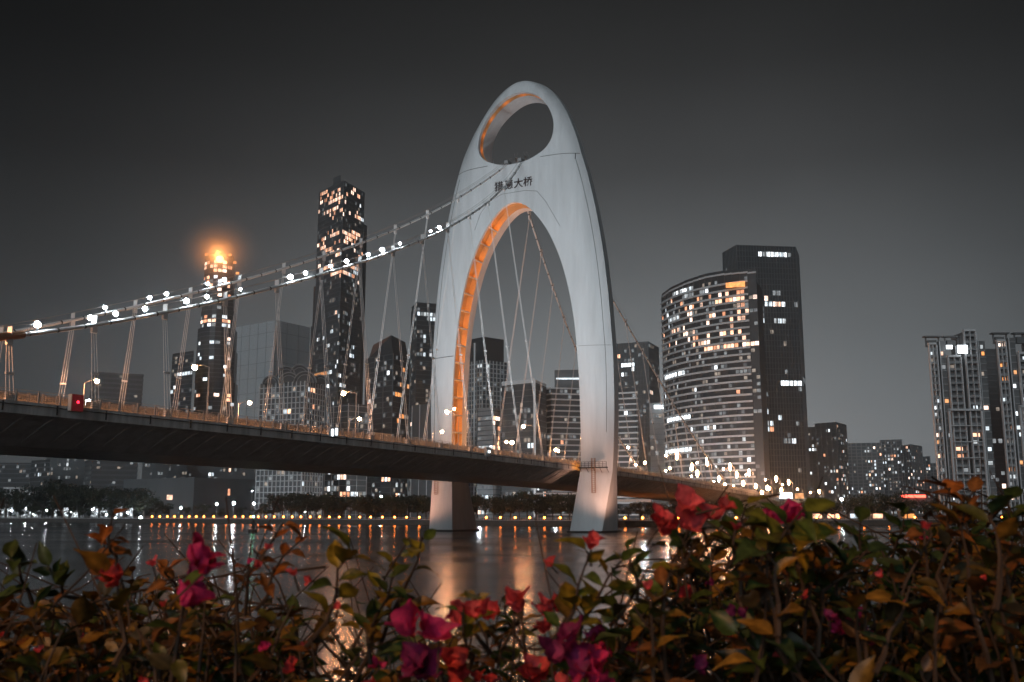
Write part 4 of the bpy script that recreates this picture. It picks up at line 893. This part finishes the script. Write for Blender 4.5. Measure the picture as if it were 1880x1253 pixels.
# red neon roof and road sign
e = empty('neon_sign', W(1678, 912, 560)); tag(e, 'glowing red neon strip on a low roof among the right bank trees', 'neon sign')
boxpx(1655, 1700, 909, 914, 560, .6).build('neon_strip', emis('neon_red', (1, .10, .06), 5), e); boxpx(1645, 1715, 914, 930, 561, 10).build('low_roof', BM['mid'], e)
boxpx(1655, 1700, 907, 909, 560.2, .3).build('strip_frame', BM['dk'], e)
e = empty('road_sign', W(1443, 911, 520)); tag(e, 'white lit road sign beside the bridge approach', 'road sign'); boxpx(1431, 1455, 905, 916, 520, .3).build('sign_face', WM['C'][0], e); boxpx(1430, 1456, 904, 917, 520.4, .2).build('sign_back', M['dark'], e)
for xx in (1434, 1452): boxpx(xx, xx + 1, 917, 945, 520.4, .3).build('post', M['steel'], e)
e = empty('road_sign', W(1467, 912, 530)); tag(e, 'dull orange road sign right of the white lit sign', 'road sign'); boxpx(1460, 1476, 906, 916, 530, .3).build('sign_face', WM['o'][1], e); boxpx(1467, 1468, 916, 945, 530.2, .3).build('post', M['steel'], e)
# navigation buoy mark in the river
p = W(464, 979, 285); p.z = 0; e = empty('channel_marker', p); tag(e, 'dark river channel marker with a pale green light', 'channel marker')
mk = MB(); mk.tube([(p.x, p.y, -.5), (p.x, p.y, .9), (p.x, p.y, 1.0), (p.x, p.y, 3.2), (p.x, p.y, 4.2)], [1.3, 1.3, .55, .4, .15], 10); mk.build('buoy_body', M['dark'], e); mk = MB()
for k in range(4): a = k * math.pi / 2; mk.tube([(p.x + math.cos(a) * 1.1, p.y + math.sin(a) * 1.1, .9), (p.x + math.cos(a) * .3, p.y + math.sin(a) * .3, 3.4)], .07, 4)
mk.build('cage', M['dark'], e); MB().ball((p.x, p.y, 4.4), .28).build('signal_light', M['green'], e)
for k_, (px, py, Y) in enumerate([(22, 938, 662), (48, 934, 664), (60, 944, 655), (86, 937, 664), (130, 941, 662), (170, 936, 664), (196, 945, 652), (234, 942, 655)]):
    p = W(px, py, Y); e = empty('garden_lamp', (p.x, p.y, 2.2)); tag(e, 'white garden lamp glowing among the left park trees, %s from the left' % ORD[k_], 'lamp', 'garden lamps among the left trees')
    MB().tube([(p.x, p.y, 2.2), (p.x, p.y, p.z - .2)], .08, 5).build('pole', M['steel'], e); MB().ball(p, .45, 10, 8).build('globe', M['bulb_g'], e)
# ------------------------------------------------------------------ trees
def crown_mat(name, c):
    m = mat(name, c, .7, noise=.5, nscale=.5); return m
M['crown'] = [crown_mat('foliage_a', (.030, .042, .022)), crown_mat('foliage_b', (.022, .032, .018)), crown_mat('foliage_c', (.045, .055, .025))]
M['bark'] = mat('bark', (.07, .055, .045), .9, noise=.3, nscale=2)
def tree_proto(seed, h, wd, kind):
    rn = random.Random(seed); e = empty('broadleaf_tree')
    t = MB(); t.tube([(0, 0, -.3), (rn.uniform(-.2, .2), 0, h * .25), (rn.uniform(-.4, .4), .2, h * .6)], [.28, .2, .1], 6)
    lobes = []
    for k in range(9):
        a = rn.uniform(0, 6.28); rr_ = wd * rn.uniform(.1, .62) * .5; zz = h * rn.uniform(.36, .86); c = Vector((math.cos(a) * rr_ * 1.5, math.sin(a) * rr_ * 1.5, zz)); lobes.append((c, wd * rn.uniform(.16, .3)))
        t.tube([(0, 0, h * .28), c * .6 + Vector((0, 0, h * .12)), c], [.13, .08, .03], 4)
    t.build('trunk', M['bark'], e)
    cr_ = MB()
    for c, r_ in lobes:
        for k in range(150):
            d = Vector((rn.gauss(0, 1), rn.gauss(0, 1), rn.gauss(0, 1))).normalized(); p = c + d * r_ * rn.uniform(.45, 1.12); p.z = c.z + (p.z - c.z) * .72
            s = rn.uniform(.16, .42); u = Vector((rn.gauss(0, 1), rn.gauss(0, 1), rn.gauss(0, 1))).normalized(); v = u.cross(d + Vector((.1, .2, .3))).normalized()
            cr_.add([p - u * s, p - v * s * .6, p + u * s, p + v * s * .6], [(0, 1, 2, 3)])
    cr_.build('crown', M['crown'][kind], e); return e
protos = [tree_proto(1, 9.5, 9, 0), tree_proto(2, 8.5, 8, 1), tree_proto(3, 10.5, 10, 0), tree_proto(4, 9, 8, 2)]
used = set()
def place_tree(i, px, ytop, Y, label, group):
    k = i % 4; src = protos[k]; o = src if k not in used else copy_tree(src); used.add(k)
    p = XY(px, Y); h = W(px, ytop, Y).z - 2.2; s = h / [9.5, 8.5, 10.5, 9][k] * 1.06
    o.location = (p.x, p.y, 2.2); o.scale = (s * random.uniform(.95, 1.35), s * random.uniform(.95, 1.2), s); o.rotation_euler = (0, 0, random.uniform(0, 6.28)); tag(o, label, 'tree', group)
i = 0
xs = np.concatenate([np.arange(488, 1120, 15.5), np.arange(1132, 1480, 22)])
for n_, px in enumerate(xs):
    p, d = along_shore(px); yt = interp(px, [(480, 926), (520, 908), (600, 909), (700, 912), (790, 912), (880, 915), (960, 905), (1060, 908), (1130, 925), (1300, 925), (1480, 930)]) + random.uniform(-4, 4)
    place_tree(i, px, yt, p.y + random.uniform(9, 24), 'dark bushy riverside tree behind the quay lamps, %s from the left' % od(n_), 'trees lining the far promenade'); i += 1
for n_, (px, yt) in enumerate([(-15, 898), (12, 893), (38, 905), (60, 912), (78, 893), (96, 880), (112, 898), (128, 888), (146, 893), (164, 892), (182, 898), (205, 893), (228, 898), (246, 896), (264, 908), (286, 916), (310, 925), (340, 930), (372, 926), (405, 932), (440, 932), (468, 933)]):
    p, d = along_shore(px); place_tree(i, px, yt, p.y + random.uniform(14, 34), 'leafy tree of the park on the left bank, %s from the left' % od(n_), 'park trees on the left bank'); i += 1
for n_, (px, yt) in enumerate([(1490, 918), (1510, 915), (1532, 922), (1556, 918), (1580, 910), (1600, 905), (1622, 915), (1640, 903), (1665, 918), (1700, 918), (1730, 908), (1765, 900), (1800, 898), (1840, 893), (1875, 895), (1910, 893)]):
    p, d = along_shore(px); place_tree(i, px, yt, p.y + random.uniform(12, 34), 'dark tree of the right bank below the apartment towers, %s from the left' % od(n_), 'trees on the right bank'); i += 1
for n_, px in enumerate([2, 21, 36, 58, 71, 90, 107, 131, 152, 166, 188, 209, 232, 250, 268]):
    p, d = along_shore(px); place_tree(i, px, 942 - random.uniform(-2, 14), p.y + random.uniform(4, 9), 'low dark shrub on the left quay edge, %s from the left' % od(n_), 'low shrubs on the left quay'); i += 1
# ------------------------------------------------------------------ lamp behind the camera that lights the shrubs
e = empty('promenade_lamp', (-3.4, -3.2, 3.85)); tag(e, 'tall orange promenade lamp behind the shrubs on the near bank', 'street lamp')
MB().tube([(-3.4, -3.2, 3.85), (-3.4, -3.2, 9.6)], [.1, .06], 8).build('pole', M['steel'], e); MB().ball((-3.4, -3.2, 9.8), .2).build('bulb', emis('promenade_bulb', (1, .42, .1), 3), e)
L = bpy.data.lights.new('promenade_light', 'POINT'); L.energy = 960; L.color = (1, .44, .14); L.shadow_soft_size = .25
o = bpy.data.objects.new('promenade_light', L); COL.objects.link(o); o.location = (-3.4, -2.9, 9.7)
# ------------------------------------------------------------------ bougainvillea
def leafmat(name, col, trans, rough=.45, attr=True):
    m = bpy.data.materials.new(name); m.use_nodes = True; t = m.node_tree; b = t.nodes['Principled BSDF']; o = t.nodes['Material Output']
    at = N(t, 'ShaderNodeAttribute', attribute_name='tint'); tr = N(t, 'ShaderNodeBsdfTranslucent'); mx = N(t, 'ShaderNodeMixShader', inp={0: trans})
    g = N(t, 'ShaderNodeNewGeometry'); nn = N(t, 'ShaderNodeTexNoise', inp={'Scale': 70, 'Detail': 4}); t.links.new(g.outputs['Position'], nn.inputs[0])
    r = N(t, 'ShaderNodeMapRange', inp={1: .3, 2: .7, 3: .5, 4: 1.35}); t.links.new(nn.outputs[0], r.inputs[0])
    sc = N(t, 'ShaderNodeVectorMath', operation='SCALE'); t.links.new(at.outputs['Color'], sc.inputs[0]); t.links.new(r.outputs[0], sc.inputs['Scale'])
    t.links.new(sc.outputs[0], b.inputs['Base Color']); t.links.new(sc.outputs[0], tr.inputs[0]); b.inputs['Roughness'].default_value = rough; b.inputs['Specular IOR Level'].default_value = .35
    t.links.new(b.outputs[0], mx.inputs[1]); t.links.new(tr.outputs[0], mx.inputs[2]); t.links.new(mx.outputs[0], o.inputs['Surface']); return m
M['leaf'] = leafmat('bougainvillea_leaf', None, .18); M['bract'] = leafmat('bougainvillea_bract', None, .48, .65); M['twig'] = mat('twig_bark', (.04, .024, .015), .8, noise=.3, nscale=40)
class LB(MB):
    def __init__(s): super().__init__(); s.c = []
    def leaf(s, base, d, nrm, L, wd, col, curl=.25, fold=.18, nu=8, petal=False):
        d = d.normalized(); side = d.cross(nrm).normalized(); nrm = side.cross(d).normalized(); vs = []; ph = (L * 9137) % 6.28
        for i in range(nu + 1):
            u = i / nu
            if petal: wv = wd * .5 * math.sin(math.pi * min(1, (u * .93 + .05)) ** .9) ** .6 * (1 - max(0, u - .72) * 2.0)
            else: wv = wd * .5 * math.sin(math.pi * min(1, u ** .72)) ** .9 * (1 - max(0, u - .7) * 1.3)
            wv = max(wv, .0004)
            c = base + d * (L * u * (1 - .15 * curl * u)) - nrm * (curl * L * u * u) + side * (math.sin(u * 3 + ph) * .03 * L)
            for x in (-1, -.5, 0, .5, 1):
                wav = math.sin(u * 11 + ph + x * 2) * .07 * wd * abs(x) * (1.3 if petal else .8); k_ = (1.35 if x == 0 else (.86 if i % 2 else 1.06)) * (1 + .12 * math.sin(ph + x))
                if petal: k_ = (1.25 if x == 0 else (.9 if i % 2 else 1.05)) * (1.3 - .35 * u)
                vs.append(c + side * (wv * x) + nrm * (fold * wv * abs(x) ** 1.6 * 1.4 + wav)); s.c.append(tuple(min(1, q * k_) for q in col))
        s.add(vs, [(i * 5 + k, i * 5 + k + 1, i * 5 + k + 6, i * 5 + k + 5) for i in range(nu) for k in range(4)])
    def done(s, name, m, parent):
        o = s.build(name, m, parent, smooth=True); a = o.data.color_attributes.new('tint', 'FLOAT_COLOR', 'POINT')
        a.data.foreach_set('color', [x for c in s.c for x in (*c, 1)]); return o
rn = random.Random(8)
LEAFC = [(.040, .062, .014), (.030, .048, .014), (.055, .055, .012), (.09, .055, .012), (.15, .075, .012), (.13, .05, .015), (.025, .045, .018), (.17, .09, .015), (.06, .03, .012), (.035, .03, .015)]
BC = {'m': [(.52, .03, .13), (.58, .04, .17)], 'r': [(.60, .075, .08), (.50, .05, .06), (.64, .10, .12)], 'p': [(.24, .02, .10), (.18, .02, .09)]}
SX = [(-400, 480, 'far left shrub, sprawling with small red and magenta flowers'), (480, 740, 'left centre shrub with upright leafy shoots and few flowers'), (740, 1190, 'centre shrub crowded with large magenta and red flowers'), (1190, 2400, 'large dense right hand shrub rising above the water line')]
SH_ = []
for x0, x1, lab in SX:
    c = ray((max(x0, 0) + min(x1, 1880)) / 2, 1100); e = empty('bougainvillea_shrub', (c.x * 1.5, 1.5, 3.85)); tag(e, 'bougainvillea: ' + lab, 'shrub', None); SH_.append(dict(x0=x0, x1=x1, e=e, leaf=LB(), tw=MB(), fl=[]))
def shrub(px):
    for s in SH_:
        if s['x0'] <= px < s['x1']: return s
    return SH_[-1]
def rv(s=1): return Vector((rn.gauss(0, s), rn.gauss(0, s), rn.gauss(0, s)))
def px3(px, py, D): return W(px, py, D)
def twig(base, tip, S, nl, ls, cols=None, r0=.0035):
    mid = (base + tip) / 2 + rv(.012) * (tip - base).length * 6; pts = [base, base * .5 + mid * .5 + rv(.004), mid, mid * .5 + tip * .5 + rv(.004), tip]
    S['tw'].tube(pts, [r0, r0 * .85, r0 * .7, r0 * .5, r0 * .3], 5, False)
    ax = (tip - base).normalized(); pal = cols or LEAFC
    for k in range(nl):
        u = (k + .6) / nl; u = .25 + .75 * u; i = min(3, int(u * 4)); p = pts[i].lerp(pts[i + 1], u * 4 - i)
        a = k * 2.4 + rn.uniform(-.5, .5); pr = ax.cross(Vector((0, 1, 0.01))).normalized(); q2 = ax.cross(pr); out_ = (pr * math.cos(a) + q2 * math.sin(a))
        d = (out_ * rn.uniform(.7, 1.1) + ax * rn.uniform(.2, .8) + rv(.15)).normalized()
        nn_ = (UP * 1.0 + ax * .5 - Vector((0, .35, 0)) + rv(.35)).normalized(); L_ = ls * rn.uniform(.7, 1.25)
        st = p + d * L_ * .14; S['tw'].tube([p, st], .0011, 4, False)
        c = rn.choice(pal); j = rn.uniform(.7, 1.25); S['leaf'].leaf(st, d, nn_, L_, L_ * rn.uniform(.46, .66), tuple(x * j for x in c), rn.uniform(.05, .5), rn.uniform(.05, .45))
def flower(c, size, kind, S):
    lb = LB(); up = (Vector((rn.uniform(-.5, .5), -.4, .9))).normalized(); a0 = rn.uniform(0, 6.28); s = size
    ux = up.cross(Vector((0, 1, .1))).normalized(); uy = up.cross(ux)
    for w_ in range(3 if size > .03 else (2 if size > .018 else 1)):
        cc = c + rv(.32) * s * (1 if w_ else 0); up = (up + rv(.45)).normalized(); ux = up.cross(Vector((0, 1, .1))).normalized(); uy = up.cross(ux)
        for k in range(3):
            a = a0 + k * 2.094 + w_ * 1.1; o_ = ux * math.cos(a) + uy * math.sin(a); d = (up * rn.uniform(.55, 1.2) + o_ * .8).normalized(); nn_ = (up * .45 - o_).normalized()
            col = rn.choice(BC[kind]); j = rn.uniform(.75, 1.2); sz_ = s * rn.uniform(.62, .95); lb.leaf(cc, d, nn_, sz_, sz_ * rn.uniform(.7, .9), tuple(min(1, x * j) for x in col), rn.uniform(-.3, .3), rn.uniform(.1, .55), 9, True)
    if size > .03:
        for k in range(3): lb.tube([c + up * s * .1, c + up * s * .5 + rv(.04) * s], .0012, 4); lb.c += [(.45, .35, .2)] * 8
    while len(lb.c) < len(lb.v): lb.c.append((.4, .3, .2))
    lb.done('flower', M['bract'], S['e']); S['tw'].tube([c - up * s * 1.2 + rv(.1) * s, c], [.0014, .001], 4, False)
# fill: sprays under a height profile
PROF = [(-300, 1060), (0, 1085), (60, 1075), (150, 1060), (230, 1030), (300, 1055), (420, 1050), (480, 1040), (560, 1110), (640, 1140), (700, 1120), (760, 1150), (820, 1170), (900, 1130), (1000, 1140), (1080, 1130), (1140, 1080), (1200, 1040), (1240, 960), (1300, 940), (1360, 930),
        (1450, 950), (1500, 945), (1580, 965), (1650, 960), (1700, 930), (1760, 915), (1880, 925), (2200, 900)]
for k in range(1650):
    px = rn.uniform(-260, 2140); D = rn.uniform(1.05, 2.3); top_ = interp(px, PROF); dens = interp(px, [(-200, .75), (430, .58), (560, .28), (760, .18), (1100, .22), (1200, .62), (1400, 1), (2200, 1)])
    if rn.random() > dens: continue
    py_ = top_ + abs(rn.gauss(0, 1)) * 170 + rn.uniform(0, 40)
    if py_ > 1430: continue
    tip = px3(px, py_, D); base = tip + Vector((rn.uniform(-.07, .07), rn.uniform(-.05, .05), -rn.uniform(.08, .2)))
    twig(base, tip, shrub(px), rn.randint(4, 8), rn.uniform(.022, .046))
for k in range(620):
    px = rn.uniform(-200, 2100); D = rn.uniform(1.15, 1.8)
    if rn.random() > interp(px, [(-200, .7), (430, .5), (560, .22), (1100, .22), (1220, .8), (1400, 1), (2200, 1)]): continue
    tip = px3(px, rn.uniform(1110, 1330), D); twig(tip + Vector((rn.uniform(-.07, .07), rn.uniform(-.05, .05), -rn.uniform(.06, .14))), tip, shrub(px), rn.randint(5, 8), rn.uniform(.022, .042))
# woody stems from the ground
for k in range(40):
    px = rn.uniform(-250, 2130); D = rn.uniform(1.75, 2.3); top_ = interp(px, PROF) + rn.uniform(0, 120); tip = px3(px, top_, D); b0 = Vector((tip.x + rn.uniform(-.5, .5), D + rn.uniform(-.3, .3), 3.85))
    pts = [b0.lerp(tip, u) + rv(.045) * (1 if 0 < u < 1 else 0) for u in np.linspace(0, 1, 9)]; shrub(px)['tw'].tube(pts, list(np.linspace(.0055, .0018, 9)), 6, False)
# thin bare crossing twigs
for k in range(170):
    px = rn.uniform(-50, 1930); D = rn.uniform(1.2, 2.1); c = px3(px, interp(px, PROF) + rn.uniform(-10, 230), D); d = Vector((rn.uniform(-1, 1), rn.uniform(-.4, .4), rn.uniform(-.1, 1))).normalized() * rn.uniform(.05, .16)
    shrub(px)['tw'].tube([c - d, c + rv(.006), c + d], [.002, .0015, .0008], 4, False)
# shoots that stand clear against the water: (base, tip, distance, leaves, leaf size, palette)
OR = [(.22, .07, .015), (.16, .06, .015), (.12, .05, .015)]; YG = [(.13, .11, .012), (.09, .10, .015), (.16, .11, .012), (.05, .075, .015)]; GR = [(.03, .05, .012), (.04, .06, .014)]
for bx, by, tx, ty, D, nl, ls, pal in [(215, 1060, 208, 940, 1.45, 6, .062, OR), (200, 1080, 190, 980, 1.5, 5, .055, OR), (60, 1110, 15, 1030, 1.3, 6, .06, GR), (150, 1100, 90, 1045, 1.35, 6, .065, GR), (330, 1110, 300, 1040, 1.4, 5, .05, OR),
    (450, 1130, 520, 960, 1.35, 8, .05, OR), (470, 1120, 560, 985, 1.3, 7, .045, OR), (560, 1190, 650, 1010, 1.15, 7, .078, YG), (640, 1200, 745, 1000, 1.3, 9, .055, YG), (700, 1180, 775, 985, 1.25, 6, .068, YG), (680, 1220, 720, 1060, 1.2, 6, .05, GR),
    (1010, 1180, 1085, 1010, 1.1, 7, .062, YG), (1060, 1170, 1140, 1030, 1.15, 6, .068, YG), (1120, 1150, 1190, 1040, 1.15, 6, .06, YG), (900, 1200, 880, 1090, 1.15, 5, .05, YG), (860, 1230, 850, 1120, 1.1, 4, .06, YG),
    (1230, 1060, 1280, 945, 1.35, 7, .06, GR), (1330, 1050, 1370, 925, 1.2, 6, .07, YG), (1400, 1080, 1475, 935, 1.05, 6, .085, YG), (1440, 1060, 1500, 960, 1.15, 5, .07, YG), (1700, 1050, 1745, 895, 1.25, 7, .07, OR), (1760, 1060, 1785, 905, 1.3, 6, .065, OR),
    (1820, 1050, 1850, 910, 1.4, 7, .06, GR), (1630, 1060, 1660, 940, 1.45, 7, .055, GR), (1560, 1080, 1580, 960, 1.3, 6, .06, GR), (1180, 1120, 1150, 1010, 1.3, 6, .055, GR), (1090, 1230, 1200, 1140, 1.15, 6, .07, YG), (1420, 1250, 1350, 1160, 1.1, 5, .07, GR)]:
    twig(px3(bx, by, D + .05), px3(tx, ty, D), shrub(tx), nl + 2, ls * .56, pal, .003)
FL = [(372, 1022, 92, 'm'), (345, 1035, 60, 'p'), (222, 1040, 62, 'r'), (281, 1028, 32, 'r'), (540, 1046, 32, 'r'), (571, 1056, 30, 'r'), (490, 1000, 26, 'r'), (468, 1032, 26, 'r'), (455, 1028, 22, 'm'), (806, 1140, 100, 'm'), (845, 1125, 62, 'r'), (778, 1215, 90, 'p'), (825, 1195, 70, 'r'), (872, 1115, 55, 'r'), (895, 1120, 50, 'r'),
      (955, 1100, 66, 'r'), (1000, 1105, 72, 'r'), (1050, 1145, 92, 'p'), (1000, 1145, 52, 'r'), (975, 1215, 78, 'r'), (1085, 1215, 105, 'm'), (1120, 1190, 62, 'm'), (1085, 982, 50, 'r'), (1012, 1028, 34, 'r'), (1212, 945, 62, 'r'), (1240, 955, 45, 'r'), (1300, 925, 74, 'r'), (1325, 915, 50, 'r'), (1275, 935, 30, 'r'), (1440, 935, 70, 'm'), (1465, 935, 50, 'm'), (1417, 935, 36, 'm'),
      (1190, 1068, 34, 'r'), (1262, 1082, 38, 'r'), (1378, 1140, 60, 'r'), (1365, 1120, 44, 'p'), (1168, 1185, 46, 'r'), (1215, 1190, 40, 'p'), (1330, 1155, 40, 'r'), (1545, 1140, 62, 'm'), (1565, 1120, 46, 'm'), (1525, 1125, 40, 'p'), (1442, 1200, 52, 'r'), (1700, 960, 34, 'r'), (1690, 975, 30, 'm'), (1808, 1060, 32, 'r'), (1600, 1180, 44, 'p'), (1110, 1150, 48, 'p'),
      (1190, 1240, 50, 'p'), (1280, 1215, 44, 'p'), (620, 1110, 24, 'r'), (300, 1105, 26, 'r'), (690, 1210, 30, 'm'), (700, 1216, 22, 'm'), (540, 1210, 40, 'r'), (560, 1180, 30, 'r'), (660, 1250, 46, 'r'), (285, 1235, 34, 'm'), (262, 1238, 28, 'r'), (5, 1165, 46, 'r'), (70, 1190, 24, 'r'), (155, 1165, 16, 'm'), (490, 1180, 30, 'm'), (900, 1240, 46, 'r'), (760, 1160, 30, 'r'),
      (1400, 995, 28, 'r'), (1500, 985, 24, 'r'), (1350, 960, 36, 'r'), (1130, 1070, 30, 'r'), (1650, 1100, 26, 'r'), (1750, 1150, 30, 'p'), (1480, 1090, 26, 'r'), (1310, 1065, 28, 'p'), (1620, 1050, 24, 'r')]
for px, py_, sz, kd in FL:
    D = 1.02 if sz > 85 else rn.uniform(1.05, 1.3); flower(px3(px, py_ + sz * .35, D), sz * .70 * D / F, kd, shrub(px))
for s in SH_:
    s['leaf'].done('leaves', M['leaf'], s['e']); s['tw'].build('branches', M['twig'], s['e'])

# ------------------------------------------------------------------ haze
m = bpy.data.materials.new('haze'); m.use_nodes = True; t = m.node_tree; t.nodes.clear(); o_ = N(t, 'ShaderNodeOutputMaterial'); pv = N(t, 'ShaderNodeVolumePrincipled', inp={'Color': (.72, .88, 1, 1), 'Density': HAZE, 'Anisotropy': .82})
t.links.new(pv.outputs[0], o_.inputs['Volume'])
hz = MB().box((0, 985, 179), 4060, 2060, 362).build('haze', m); tag(hz, kind='stuff')
